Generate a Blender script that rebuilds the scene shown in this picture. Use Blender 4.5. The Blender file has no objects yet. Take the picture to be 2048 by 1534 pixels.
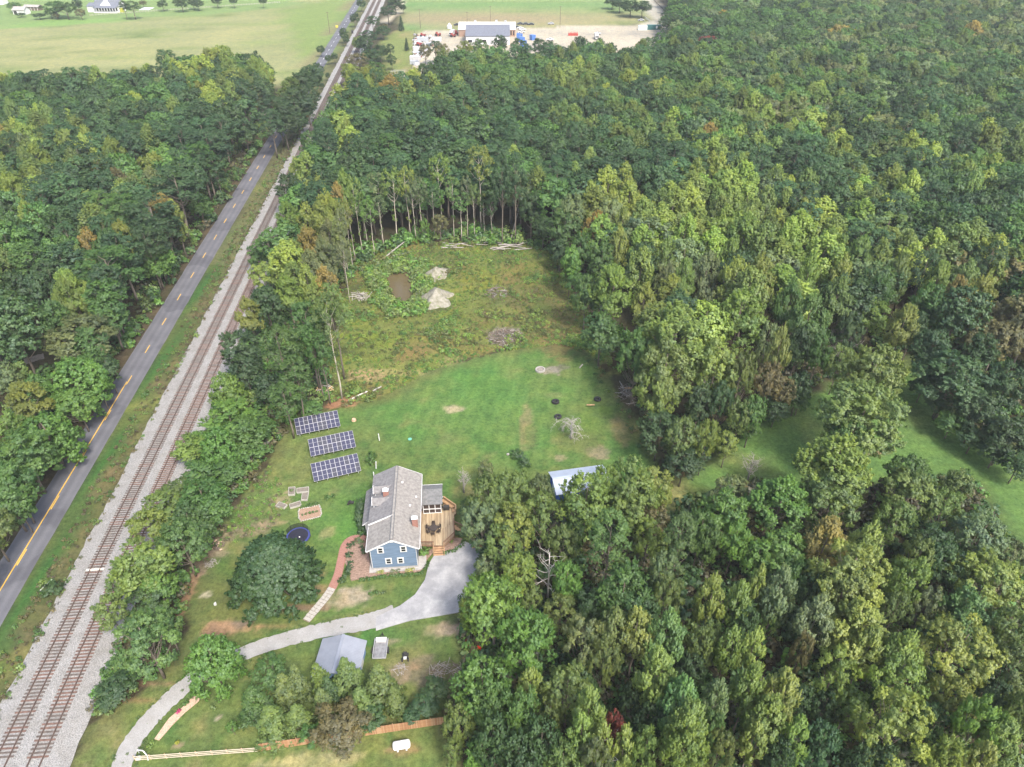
import bpy, bmesh, math, random
import numpy as np
from mathutils import Vector, Matrix, Euler
R = math.radians
random.seed(7)
RNG = np.random.default_rng(11)
S = bpy.context.scene
COL = S.collection

# ------------------------------------------------------------------ camera
CAM_H, FPX, PITCH = 90.0, 1419.0, 36.1
cam = bpy.data.cameras.new('camera'); camo = bpy.data.objects.new('camera', cam); COL.objects.link(camo)
camo.location = (0, 0, CAM_H); camo.rotation_euler = (R(90 - PITCH), 0, 0)
cam.sensor_width = 36; cam.lens = FPX / 2048 * 36; cam.clip_start = .5; cam.clip_end = 4000
S.camera = camo
# ------------------------------------------------------------------ sky, sun, exposure
SUN_EL, SUN_AZ = 52, 150          # azimuth clockwise from +Y: high in the south-east, behind the drone
w = bpy.data.worlds.new('World'); S.world = w; w.use_nodes = True
nt = w.node_tree
sk = nt.nodes.new('ShaderNodeTexSky'); sk.sky_type = 'NISHITA'; sk.sun_disc = False
sk.sun_elevation = R(SUN_EL); sk.sun_rotation = R(SUN_AZ); sk.air_density = 1.3; sk.dust_density = 4.0; sk.ozone_density = 1.0
bg = nt.nodes['Background']; bg.inputs[1].default_value = .145
nt.links.new(sk.outputs[0], bg.inputs[0])
sl = bpy.data.lights.new('sun', 'SUN'); sl.energy = 2.4; sl.angle = R(12); sl.color = (1, .955, .88)
so = bpy.data.objects.new('sun', sl); COL.objects.link(so)
sd = Vector((math.sin(R(SUN_AZ)) * math.cos(R(SUN_EL)), math.cos(R(SUN_AZ)) * math.cos(R(SUN_EL)), math.sin(R(SUN_EL))))
so.rotation_euler = (-sd).to_track_quat('-Z', 'Y').to_euler(); so.location = (60, -40, 160)
S.view_settings.view_transform = 'Standard'; S.view_settings.look = 'None'; S.view_settings.gamma = 1
S.view_settings.use_curve_mapping = False; S.view_settings.exposure = 1.22
S.cycles.max_bounces = 5; S.cycles.diffuse_bounces = 3; S.cycles.transmission_bounces = 3; S.cycles.glossy_bounces = 2
S.cycles.use_denoising = True; S.cycles.sample_clamp_indirect = 4

# ------------------------------------------------------------------ helpers
_p = R(PITCH)
def G(px, py, z=0.0):
    """point of the place at height z seen at photograph position (px, py) - used to survey positions"""
    u = (px - 1024) / FPX; v = (py - 767) / FPX
    t = (CAM_H - z) / (math.sin(_p) + v * math.cos(_p))
    return Vector((u * t, (math.cos(_p) - v * math.sin(_p)) * t, z))
def depth(p):
    return p[1] * math.cos(_p) + (CAM_H - p[2]) * math.sin(_p)
def mpp(p): return depth(p) / FPX       # metres per photograph pixel at p
def G2(px, py): g = G(px, py); return (g.x, g.y)

class MB:
    def __init__(s): s.V = []; s.F = []; s.M = []; s.n = 0
    def add(s, verts, faces, m=0):
        s.V.extend([tuple(v) for v in verts]); s.F.extend([tuple(i + s.n for i in f) for f in faces]); s.M.extend([m] * len(faces)); s.n += len(verts); return s
    def box(s, c, d, rz=0, m=0, mat=None):
        x, y, z = d[0] / 2, d[1] / 2, d[2] / 2
        M4 = mat if mat is not None else Matrix.Rotation(rz, 3, 'Z')
        vs = [M4 @ Vector(v) + Vector(c) for v in ((-x,-y,-z),(x,-y,-z),(x,y,-z),(-x,y,-z),(-x,-y,z),(x,-y,z),(x,y,z),(-x,y,z))]
        return s.add(vs, [(0,3,2,1),(4,5,6,7),(0,1,5,4),(1,2,6,5),(2,3,7,6),(3,0,4,7)], m)
    def bar(s, a, b, wd, th, m=0, up=(0,0,1)):
        a = Vector(a); b = Vector(b); d = b - a; L = d.length
        if L < 1e-6: return s
        x = d / L; u = Vector(up)
        if abs(x.dot(u)) > .98: u = Vector((1, 0, 0))
        y = u.cross(x).normalized(); z = x.cross(y)
        return s.box((a + b) / 2, (L, wd, th), m=m, mat=Matrix((x, y, z)).transposed())
    def tube(s, pts, rad, n=6, m=0, cap=True):
        pts = [Vector(p) for p in pts]; rs = rad if hasattr(rad, '__len__') else [rad] * len(pts)
        vs = []; fs = []
        for i, p in enumerate(pts):
            d = (pts[min(i + 1, len(pts) - 1)] - pts[max(i - 1, 0)])
            d = d.normalized() if d.length > 1e-9 else Vector((0, 0, 1))
            u = Vector((0, 0, 1)) if abs(d.z) < .9 else Vector((1, 0, 0))
            a = d.cross(u).normalized(); b = d.cross(a)
            for k in range(n):
                t = 2 * math.pi * k / n; vs.append(p + (a * math.cos(t) + b * math.sin(t)) * rs[i])
            if i:
                o = (i - 1) * n
                for k in range(n): k2 = (k + 1) % n; fs.append((o + k, o + n + k, o + n + k2, o + k2))
        if cap: fs.append(tuple(range(n))); fs.append(tuple(reversed(range((len(pts) - 1) * n, len(pts) * n))))
        return s.add(vs, fs, m)
    def prism(s, poly, z0, z1, m=0, mt=None):
        n = len(poly); a = sum(poly[i][0] * poly[(i + 1) % n][1] - poly[(i + 1) % n][0] * poly[i][1] for i in range(n))
        if a < 0: poly = poly[::-1]
        vs = [(p[0], p[1], z0) for p in poly] + [(p[0], p[1], z1) for p in poly]
        s.add(vs, [(i, (i + 1) % n, n + (i + 1) % n, n + i) for i in range(n)], m)
        s.add(vs[n:], [tuple(range(n))], m if mt is None else mt)
        return s.add(vs[:n], [tuple(reversed(range(n)))], m)
    def blob(s, c, r, seed=0, m=0, sub=2, rough=.18):
        bm = bmesh.new(); bmesh.ops.create_icosphere(bm, subdivisions=sub, radius=1)
        rg = random.Random(seed); ph = [rg.uniform(0, 6) for _ in range(6)]
        vs = []
        for v in bm.verts:
            q = v.co; f = 1 + rough * (math.sin(3 * q.x + ph[0]) * math.sin(3.3 * q.y + ph[1]) + .6 * math.sin(5 * q.z + ph[2] + 3 * q.x))
            vs.append((c[0] + q.x * r[0] * f, c[1] + q.y * r[1] * f, c[2] + q.z * r[2] * f))
        fs = [tuple(v.index for v in f.verts) for f in bm.faces]; bm.free()
        return s.add(vs, fs, m)
    def mesh(s, name, mats, smooth=False):
        me = bpy.data.meshes.new(name); me.from_pydata(s.V, [], s.F)
        mats = mats if isinstance(mats, (list, tuple)) else [mats]
        for mm in mats: me.materials.append(mm)
        if len(mats) > 1: me.polygons.foreach_set('material_index', s.M)
        if smooth: me.polygons.foreach_set('use_smooth', [True] * len(me.polygons))
        me.update(); return me
    def build(s, name, mats, parent=None, smooth=False):
        return link(name, s.mesh(name, mats, smooth), parent)
def link(name, me, parent=None):
    o = bpy.data.objects.new(name, me); COL.objects.link(o)
    if parent is not None: o.parent = parent
    return o
def tag(o, label, cat, group=None):
    o['label'] = label; o['category'] = cat
    if group: o['group'] = group
    return o
def struct(o): o['kind'] = 'structure'; return o
def stuff(o): o['kind'] = 'stuff'; return o
def empty(name, loc, label, cat, rz=0, group=None):
    o = bpy.data.objects.new(name, None); COL.objects.link(o); o.empty_display_size = .5
    o.location = loc; o.rotation_euler = (0, 0, rz); return tag(o, label, cat, group)
def np_mesh(name, V, Q, mats, attrs=None, midx=None, smooth=False):
    me = bpy.data.meshes.new(name); V = np.asarray(V, np.float32); Q = np.asarray(Q, np.int32); k = Q.shape[1]
    me.vertices.add(len(V)); me.vertices.foreach_set('co', V.ravel())
    me.loops.add(Q.size); me.loops.foreach_set('vertex_index', Q.ravel())
    me.polygons.add(len(Q)); me.polygons.foreach_set('loop_start', np.arange(len(Q), dtype=np.int32) * k)
    me.polygons.foreach_set('loop_total', np.full(len(Q), k, np.int32))
    for mm in (mats if isinstance(mats, (list, tuple)) else [mats]): me.materials.append(mm)
    if midx is not None: me.polygons.foreach_set('material_index', np.asarray(midx, np.int32))
    if smooth: me.polygons.foreach_set('use_smooth', np.ones(len(Q), bool))
    me.update(calc_edges=True)
    for an, (typ, data) in (attrs or {}).items():
        a = me.attributes.new(an, typ, 'POINT'); a.data.foreach_set('color' if 'COLOR' in typ else 'value', np.asarray(data, np.float32).ravel())
    return me

# ------------------------------------------------------------------ materials
def nodemat(name):
    m = bpy.data.materials.new(name); m.use_nodes = True; t = m.node_tree; return m, t, t.nodes['Principled BSDF']
def N(t, typ, **kw):
    n = t.nodes.new(typ)
    for k, v in kw.items(): setattr(n, k, v)
    return n
def mixc(t, a, b, f, blend='MIX'):
    n = N(t, 'ShaderNodeMix', data_type='RGBA', blend_type=blend)
    for s, x in ((0, f), (6, a), (7, b)):
        if hasattr(x, 'is_output') or isinstance(x, bpy.types.NodeSocket): t.links.new(x, n.inputs[s])
        elif s == 0: n.inputs[0].default_value = x
        else: n.inputs[s].default_value = (*x[:3], 1)
    return n.outputs[2]
def noise(t, vec, scale, detail=4, rough=.6):
    n = N(t, 'ShaderNodeTexNoise'); n.inputs['Scale'].default_value = scale; n.inputs['Detail'].default_value = detail; n.inputs['Roughness'].default_value = rough
    t.links.new(vec, n.inputs['Vector']); return n.outputs['Fac']
def ramp(t, f, lo, hi):
    n = N(t, 'ShaderNodeMapRange'); t.links.new(f, n.inputs[0]); n.inputs[1].default_value = lo; n.inputs[2].default_value = hi; return n.outputs[0]
def mat(name, c, rough=.7, var=.25, scale=3., c2=None, metal=0, spec=.3, bump=.0, stretch=None, world=False):
    m, t, b = nodemat(name)
    if world: vec = N(t, 'ShaderNodeNewGeometry').outputs['Position']
    else: vec = N(t, 'ShaderNodeTexCoord').outputs['Object']
    if stretch:
        mp = N(t, 'ShaderNodeMapping'); mp.inputs['Scale'].default_value = stretch; t.links.new(vec, mp.inputs[0]); vec = mp.outputs[0]
    f = ramp(t, noise(t, vec, scale), .3, .7)
    a = c; d = c2 if c2 else tuple(x * (1 - var) for x in c)
    cc = mixc(t, a if c2 else tuple(min(1, x * (1 + var)) for x in c), d, f)
    t.links.new(cc, b.inputs['Base Color'])
    b.inputs['Roughness'].default_value = rough; b.inputs['Metallic'].default_value = metal; b.inputs['Specular IOR Level'].default_value = spec
    if bump:
        bp = N(t, 'ShaderNodeBump'); bp.inputs['Strength'].default_value = bump; bp.inputs['Distance'].default_value = .1
        t.links.new(noise(t, vec, scale * 4), bp.inputs['Height']); t.links.new(bp.outputs[0], b.inputs['Normal'])
    return m
def leafmat(name, inst=False, hue=True):
    m, t, b = nodemat(name)
    if inst:
        a = N(t, 'ShaderNodeAttribute', attribute_type='INSTANCER', attribute_name='tint'); tint = a.outputs['Color']
    else: tint = N(t, 'ShaderNodeObjectInfo').outputs['Color']
    v = N(t, 'ShaderNodeAttribute', attribute_type='GEOMETRY', attribute_name='var').outputs['Fac']
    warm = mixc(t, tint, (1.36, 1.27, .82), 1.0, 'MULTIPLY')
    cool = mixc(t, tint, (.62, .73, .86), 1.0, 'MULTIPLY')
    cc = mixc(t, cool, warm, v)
    t.nodes.remove(b)
    d = N(t, 'ShaderNodeBsdfDiffuse'); tr = N(t, 'ShaderNodeBsdfTranslucent'); gl = N(t, 'ShaderNodeBsdfGlossy'); gl.inputs['Roughness'].default_value = .55
    gl.inputs['Color'].default_value = (.9, .95, 1, 1)
    t.links.new(cc, d.inputs[0]); t.links.new(mixc(t, cc, (1.2, 1.3, .6), 1.0, 'MULTIPLY'), tr.inputs[0])
    mx = N(t, 'ShaderNodeMixShader'); mx.inputs[0].default_value = .36; t.links.new(d.outputs[0], mx.inputs[1]); t.links.new(tr.outputs[0], mx.inputs[2])
    m2 = N(t, 'ShaderNodeMixShader'); m2.inputs[0].default_value = .035; t.links.new(mx.outputs[0], m2.inputs[1]); t.links.new(gl.outputs[0], m2.inputs[2])
    t.links.new(m2.outputs[0], t.nodes['Material Output'].inputs[0]); return m
M = {}
M['leaf'] = leafmat('leaf'); M['leaf_far'] = leafmat('leaf_far', True)
M['bark'] = mat('bark', (.15, .125, .10), .9, .4, 3, stretch=(3, 3, .5))
M['pale_bark'] = mat('pale_bark', (.40, .36, .30), .9, .3, 3, stretch=(3, 3, .5))
M['dead_wood'] = mat('dead_wood', (.285, .26, .235), .9, .35, 5); M['snag_wood'] = mat('snag_wood', (.46, .43, .39), .9, .25, 4)
M['dark_wood'] = mat('dark_wood', (.13, .10, .08), .9, .4, 5)
# ------------------------------------------------------------------ ground
def sdist(X, Y, poly):
    """signed distance to a polygon, positive inside (numpy)"""
    d = np.full(X.shape, 1e9); ins = np.zeros(X.shape, bool); n = len(poly)
    for i in range(n):
        ax, ay = poly[i]; bx, by = poly[(i + 1) % n]; ex, ey = bx - ax, by - ay
        wx, wy = X - ax, Y - ay; q = np.clip((wx * ex + wy * ey) / (ex * ex + ey * ey + 1e-9), 0, 1)
        d = np.minimum(d, (wx - ex * q) ** 2 + (wy - ey * q) ** 2)
        c = ((ay > Y) != (by > Y)) & (X < ex * (Y - ay) / ((by - ay) if abs(by - ay) > 1e-9 else 1e-9) + ax); ins ^= c
    return np.where(ins, 1, -1) * np.sqrt(d)
_ph = RNG.uniform(0, 6.28, (64,)); _dir = RNG.uniform(0, 6.28, (64,))
_tab = RNG.random((256, 256))
def vnoise(X, Y):
    xi = np.floor(X).astype(int); yi = np.floor(Y).astype(int); fx = X - xi; fy = Y - yi
    fx = fx * fx * (3 - 2 * fx); fy = fy * fy * (3 - 2 * fy)
    g = lambda i, j: _tab[(xi + i) % 256, (yi + j) % 256]
    return (g(0,0) * (1-fx) + g(1,0) * fx) * (1-fy) + (g(0,1) * (1-fx) + g(1,1) * fx) * fy
def fbm(X, Y, sc, oc=4, off=0.):
    X = np.asarray(X, float); Y = np.asarray(Y, float); r = 0; a = 1; tot = 0
    for k in range(oc):
        r = r + a * vnoise(X / sc * 2 ** k + 17.3 * k + off, Y / sc * 2 ** k + 9.1 * k + off * 1.7); tot += a; a *= .55
    return r / tot
PX = lambda l: [G2(*q) for q in l]
YARD = PX([(120,1600),(185,1450),(250,1400),(340,1330),(372,1250),(385,1150),(425,1060),(470,1010),(540,930),(560,880),(590,830),(690,812),(760,800),(860,742),(1000,702),(1130,690),(1190,715),(1250,810),(1300,900),(1340,960),(1330,1030),(1010,1030),(965,1090),(960,1180),(920,1240),(940,1330),(890,1437),(960,1600)])
MEADOW = PX([(655,800),(650,700),(680,610),(700,540),(740,505),(830,484),(1050,484),(1115,510),(1140,580),(1180,650),(1230,740),(1190,715),(1130,690),(1000,702),(860,742),(760,800),(690,812)])
STRIP = PX([(1330,975),(1400,930),(1480,870),(1620,790),(1740,740),(1830,715),(1890,800),(1960,875),(2100,930),(2300,990),(2300,1300),(2040,1140),(1940,960),(1800,960),(1640,1000),(1480,960),(1400,1005),(1330,1040)])
FIELD_W = PX([(-700,210),(0,190),(340,185),(560,170),(625,160),(652,110),(716,0),(735,-45),(-1500,-60)])
FIELD_E = PX([(808,-50),(1262,-50),(1290,8),(1312,30),(1290,50),(832,68),(800,62),(805,20)])
LOT_GREEN = PX([(770,160),(762,80),(800,55),(832,66),(828,142),(800,150)])
LOT = PX([(826,150),(832,68),(850,62),(1290,48),(1345,46),(1350,85),(1250,110),(1060,140)])
LEFTLAWN = PX([(-150,620),(60,640),(110,690),(95,735),(-150,790)])
RAILX = lambda y: -63.7 - .0815 * (y - 48)
LINE = lambda off, y0=-20., y1=1250.: [(RAILX(y0) + off, y0), (RAILX(y1) + off, y1)]
DIRT = [  # px, py, half sizes in metres, colour, strength
 (460,1252,4.2,1.0,(.30,.19,.13),1),(425,1262,2.0,1.2,(.24,.15,.10),1),(485,1246,1.4,.7,(.16,.13,.11),.9),(545,1253,2.0,.5,(.22,.15,.08),.6),
 (712,1192,2.6,1.6,(.29,.24,.19),.95),(670,1200,1.8,1.3,(.26,.21,.15),.6),(900,1258,2.6,1.3,(.30,.22,.17),1),(870,1262,2.,1.2,(.22,.19,.13),.6),
 (905,818,1.9,1.3,(.30,.25,.19),.8),(1105,740,2.6,1.5,(.21,.19,.17),1),(1125,735,1.6,1.2,(.12,.11,.10),.8),(690,802,2.8,1.9,(.24,.13,.085),.9),(665,812,1.6,1.0,(.26,.13,.085),.7),
 (1055,830,1.0,3.4,(.24,.18,.12),.5),(1045,870,.7,4.,(.22,.17,.10),.5),(1200,905,1.8,1.7,(.23,.18,.14),.7),(1120,915,1.7,1.,(.28,.22,.15),.6),(1060,870,1.4,4.,(.13,.12,.06),.5),
 (1240,860,1.6,5.,(.20,.14,.09),.5),(1150,880,5,3.4,(.14,.13,.06),.45),(1180,850,3,3,(.09,.15,.035),.5),(1215,820,2,1.6,(.10,.17,.035),.5),
 (560,1000,2.2,1.6,(.24,.19,.13),.6),(500,1060,3.,1.6,(.19,.15,.11),.7),(440,1075,2.6,1.4,(.22,.17,.13),.7),(480,1030,2.4,1.6,(.10,.16,.04),.7),(545,1045,1.8,1.0,(.30,.21,.15),.6),(575,985,.9,.6,(.34,.26,.19),.7),
 (745,1440,4.,.6,(.13,.12,.06),.4),(620,1525,4.,1.2,(.34,.30,.17),.6),(700,1510,2.4,.7,(.34,.29,.17),.6),(860,1500,2,.5,(.14,.16,.06),.5),(800,1500,2.1,.55,(.22,.14,.09),.7),(560,1530,3.,.7,(.30,.27,.14),.6),
 (655,1065,1.3,1.4,(.24,.19,.12),.5),(430,1105,2.2,1.,(.26,.20,.16),.7),(400,1135,1.4,2.4,(.20,.14,.11),.8),(380,1180,.8,3.4,(.22,.13,.09),.7),(365,1215,.6,2.6,(.20,.12,.08),.7),(415,1190,.9,.5,(.36,.32,.27),.7),
 (600,1215,4.,.6,(.19,.12,.09),.8),(640,1180,1.6,.8,(.20,.13,.09),.7),(560,1220,3.,.4,(.18,.12,.09),.6),(300,1370,5.,.35,(.22,.14,.09),.7),(255,1400,3.,.4,(.22,.14,.08),.6),
 (800,1310,2.2,1.6,(.12,.12,.06),.5),(860,1345,3.5,2.,(.17,.13,.10),.7),(795,1350,1.2,1.8,(.26,.19,.14),.7),(780,1285,1.8,.5,(.28,.22,.17),.6),(830,1335,.8,.4,(.24,.15,.10),.6),
 (645,1150,.5,.4,(.25,.15,.11),.6),(437,1434,.55,.4,(.36,.29,.25),.9),(355,1494,.7,.3,(.30,.22,.17),.8),(1740,905,2.2,1.,(.30,.17,.13),.7),(1350,985,2.,4.,(.26,.22,.10),.5)]
MEADOWP = [(815,560,9,3,(.12,.17,.045),.6),(840,600,8,4,(.11,.15,.04),.5),(1010,670,4,3.4,(.17,.15,.13),.95),(1000,600,7,4,(.085,.10,.04),.6),(760,680,8,4,(.12,.16,.03),.6),
 (880,690,9,4.,(.17,.12,.055),.45),(1080,600,9,10,(.11,.09,.045),.6),(1120,660,4,12,(.13,.10,.05),.7),(1060,540,9,4,(.13,.12,.04),.5),(730,750,5,2.4,(.28,.20,.12),.8),(800,745,5,1.2,(.24,.21,.10),.6),
 (960,560,5,5,(.15,.15,.03),.5),(905,720,3,2,(.20,.18,.09),.5),(930,520,14,4,(.10,.13,.045),.5),(1085,620,3,4,(.05,.09,.025),.6),(960,640,3,6,(.10,.09,.035),.5),(1110,790,2,1.,(.2,.18,.1),.3)]
def ground_colour(X, Y):
    n1 = fbm(X, Y, 14); n2 = fbm(X, Y, 3.2, 3, 5.); n3 = fbm(X, Y, .9, 2, 9.)
    C = np.empty(X.shape + (3,)); lerp = lambda m, c: C.__setitem__(slice(None), C * (1 - m[..., None]) + np.asarray(c) * m[..., None])
    C[:] = (.050, .042, .028); lerp(np.clip(n2 * 2 - .7, 0, 1) * .6, (.040, .052, .020))
    def region(poly, c, soft=.8, wob=1.6, lo=None):
        m = np.clip((sdist(X, Y, poly) + (n2 - .5) * wob * 2 + (n3 - .5) * wob) / soft + .5, 0, 1); lerp(m, c); return m
    sm = lambda x: np.clip(x, 0, 1)
    def mot(m, c, f): lerp(m * sm(f), c)
    far = fbm(X, Y, 60, 5, 2.)
    for pol in (FIELD_W, FIELD_E):
        m = region(pol, (.205, .215, .112), 6, 6); mot(m, (.25, .245, .125), (far - .5) * 4); mot(m, (.155, .195, .075), (fbm(X, Y * 3.5, 40, 4, 7.) - .52) * 3.6); mot(m, (.10, .14, .05), (fbm(X, Y * 2, 16, 4, 3.) - .66) * 6)
        if pol is FIELD_E:
            g0 = np.clip(1 - np.abs(Y - 640) / 60, 0, 1); mot(m, (.10, .20, .07), g0 * .8); mot(m, (.24, .19, .13), np.exp(-((X + 20) / 90) ** 2 - ((Y - 575) / 28) ** 2) * .9); mot(m, (.09, .21, .07), np.exp(-((X + 88) / 26) ** 2 - ((Y - 540) / 14) ** 2))
    for pol in (LOT_GREEN,):
        m = region(pol, (.14, .17, .06), 3, 3); mot(m, (.22, .19, .10), (n1 - .5) * 4)
    m = region(PX([(560,20),(700,-10),(690,25),(640,130),(620,150)]), (.15, .20, .07), 6, 3)
    m = region(PX([(-50,55),(150,42),(420,30),(600,12),(600,-10),(-80,-40)]), (.15, .215, .085), 6, 4)
    m = region(PX([(-50,60),(130,36),(300,38),(150,50),(0,58)]), (.15, .24, .08), 4, 2)
    m = region(LOT, (.36, .32, .28), 2, 3); mot(m, (.26, .24, .23), (n1 - .48) * 3); mot(m, (.45, .40, .35), (far - .5) * 3)
    m = region(PX([(1275,-40),(1300,-10),(1330,30),(1340,50),(1290,52),(1305,35),(1285,5),(1240,-40)]), (.33, .31, .29), 2, 1)
    m = region(PX([(790,15),(800,0),(806,-20),(812,-20),(803,25),(785,40),(770,50),(762,45)]), (.34, .30, .25), 2, 1)
    m = region(PX([(795,140),(835,160),(790,175),(770,150)]), (.34, .32, .31), 2, 2)
    m = region(MEADOW, (.125, .145, .045), 1.5, 2.5); mot(m, (.125, .15, .03), (n2 - .45) * 3); mot(m, (.15, .12, .05), (fbm(X, Y, 7, 4, 21.) - .54) * 4.5); mot(m, (.06, .07, .03), (fbm(X, Y, 4, 4, 33.) - .56) * 5)
    m = region(STRIP, (.092, .165, .050), 2.5, 1.5); mot(m, (.135, .15, .062), (fbm(X, Y, 10, 4, 13.) - .54) * 3 + np.clip(1 - np.abs(sdist(X, Y, STRIP)) / 4, 0, 1) * .4)
    row = np.sin((X * .35 + Y * .94) * 2 * math.pi / 2.0) * .5 + .5; mot(m, (.07, .12, .04), row * .35 * (X > 72))
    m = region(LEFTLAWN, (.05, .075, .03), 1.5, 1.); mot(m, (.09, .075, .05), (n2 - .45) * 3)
    yard = region(YARD, (.098, .135, .046), .9, 1.4); mot(yard, (.066, .150, .040), (fbm(X, Y, 11, 4, 41.) - .42) * 3.5 * (Y > 60)); mot(yard, (.135, .155, .055), (fbm(X, Y, 7, 4, 51.) - .52) * 4); mot(yard, (.16, .155, .07), (fbm(X, Y, 4.5, 4, 61.) - .62) * 5)
    mot(yard, (.145, .145, .058), np.exp(-((X + 41) / 9) ** 2 - ((Y - 96) / 9) ** 2) * .6); mot(yard, (.062, .165, .038), np.exp(-((X + 28) / 7) ** 2 - ((Y - 82) / 7) ** 2) * .8)
    mot(yard, (.080, .165, .046), np.exp(-((X + 5) / 16) ** 2 - ((Y - 118) / 16) ** 2) * .8); mot(yard, (.098, .108, .042), np.exp(-((X + 43) / 9) ** 2 - ((Y - 68) / 9) ** 2) * .7)
    st = np.sin((X * .985 - Y * .17) * 2 * math.pi / 2.6); C[:] = C * (1 + (yard * (Y > 92) * .07 * st)[..., None]); mot(yard, (.055, .115, .032), (fbm(X, Y, 2.2, 3, 77.) - .5) * 2.2)
    edge = np.clip(1 - (sdist(X, Y, YARD)) / 3.0, 0, 1) * yard; mot(edge, (.09, .085, .04), n2)
    for (px, py, a, b, c, s) in DIRT + MEADOWP:
        gx, gy = G2(px, py); rr = ((X - gx) / a) ** 2 + ((Y - gy) / b) ** 2
        mm = np.clip((1.25 - np.sqrt(rr) + (n2 - .5) * 1.1 + (n3 - .5) * .9) * 2.2, 0, 1) * s * (.55 + .9 * np.clip(n3, 0, .5)); lerp(np.clip(mm, 0, 1), c)
    # verge between the road and the ballast
    off = X - RAILX(Y); v = ((off > -11) & (off < -3.0) & (Y < 900)) * 1.0; lerp(v, (.075, .085, .035)); g1 = np.exp(-((off + 8.3) / 1.3) ** 2) * v * (Y < 210); mot(g1, (.040, .105, .028), .9 + n2 * .2); mot(v, (.13, .105, .06), (n2 - .45) * 3 * (off > -7)); mot(v, (.15, .17, .05), (n1 - .6) * 4)
    mot(v * (Y > 180), (.115, .115, .06), n2 * 1.2)
    v = ((off > -20.5) & (off < -16.0) & (Y < 320)) * 1.0; lerp(v * np.clip(n2 * 1.4 - .1, 0, 1), (.085, .065, .045)); v = ((off > -20.5) & (off < -16.0) & (Y > 320)) * 1.0; lerp(v, (.17, .16, .09)); v = ((off > -16.5) & (off < -10) & (Y > 300)) * 1.0; lerp(v, (.12, .17, .06))
    C *= (1 + (n3 - .5)[..., None] * .22)
    return np.clip(C * np.array([.93, .95, .88]), .004, 1)
def axis(lo, fine0, fine1, hi, st, gr=1.12, mx=14):
    c = list(np.arange(fine0, fine1, st)); s = st; x = fine0
    while x > lo: s = min(s * gr, mx); x -= s; c.insert(0, x)
    s = st; x = c[-1]
    while x < hi: s = min(s * gr, mx); x += s; c.append(x)
    return np.array(c)
xs = axis(-1100, -60, 44, 1100, .6); ys = axis(-60, 42, 198, 1400, .6, 1.08, 9)
GX, GY = np.meshgrid(xs, ys); GC = ground_colour(GX, GY)
GZ = (fbm(GX, GY, 9, 3, 71.) - .5) * .16 * (GX > -58) * (GX < 120)
POND = PX([(764,547),(785,542),(803,546),(822,541),(829,556),(833,575),(829,590),(833,606),(815,607),(806,613),(789,603),(776,600),(778,586),(768,575),(770,560)])
pd = sdist(GX, GY, POND); GZ -= np.clip(pd + 1.2, 0, 3) * .35
cxm = (GX[:-1, :-1] + GX[1:, 1:]) / 2; cym = (GY[:-1, :-1] + GY[1:, 1:]) / 2
code = np.zeros(cxm.shape, int)
for k, pol in enumerate((FIELD_W, FIELD_E, LOT_GREEN, LOT, MEADOW, STRIP, LEFTLAWN, YARD)): code[sdist(cxm, cym, pol) > 0] = k + 1
offm = cxm - RAILX(cym); code[(offm > -10.4) & (offm < 1)] = 9
def ground_mat():
    m, t, b = nodemat('ground'); pos = N(t, 'ShaderNodeNewGeometry').outputs['Position']
    a = N(t, 'ShaderNodeAttribute', attribute_type='GEOMETRY', attribute_name='tone').outputs['Color']
    f = ramp(t, noise(t, pos, 1.5, 9, .8), .36, .64); f2 = ramp(t, noise(t, pos, .3, 6, .7), .36, .64)
    c = mixc(t, mixc(t, a, (.62, .64, .60), 1, 'MULTIPLY'), mixc(t, a, (1.38, 1.34, 1.36), 1, 'MULTIPLY'), f)
    c = mixc(t, mixc(t, c, (.82, .86, .9), 1, 'MULTIPLY'), mixc(t, c, (1.18, 1.12, 1.0), 1, 'MULTIPLY'), f2)
    t.links.new(c, b.inputs['Base Color']); b.inputs['Roughness'].default_value = .95; b.inputs['Specular IOR Level'].default_value = .1
    bp = N(t, 'ShaderNodeBump'); bp.inputs['Strength'].default_value = .7; bp.inputs['Distance'].default_value = .25
    t.links.new(noise(t, pos, 3.2, 8, .75), bp.inputs['Height']); t.links.new(bp.outputs[0], b.inputs['Normal']); return m
M['ground'] = ground_mat()
nx = len(xs); idx = np.arange(nx * len(ys)).reshape(len(ys), nx)
quads = np.stack([idx[:-1, :-1], idx[:-1, 1:], idx[1:, 1:], idx[1:, :-1]], -1)
AV = np.stack([GX, GY, GZ], -1).reshape(-1, 3); AC = np.concatenate([GC, np.ones(GC.shape[:2] + (1,))], -1).reshape(-1, 4)
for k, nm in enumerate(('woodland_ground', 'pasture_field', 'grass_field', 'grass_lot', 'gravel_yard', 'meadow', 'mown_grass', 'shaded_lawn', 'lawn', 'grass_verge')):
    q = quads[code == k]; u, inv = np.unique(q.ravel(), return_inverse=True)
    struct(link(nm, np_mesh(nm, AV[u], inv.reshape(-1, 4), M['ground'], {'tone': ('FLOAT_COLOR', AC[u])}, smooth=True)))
def gz(x, y):
    i = min(max(np.searchsorted(xs, x) - 1, 0), nx - 2); j = min(max(np.searchsorted(ys, y) - 1, 0), len(ys) - 2); return float(GZ[j, i])

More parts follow.
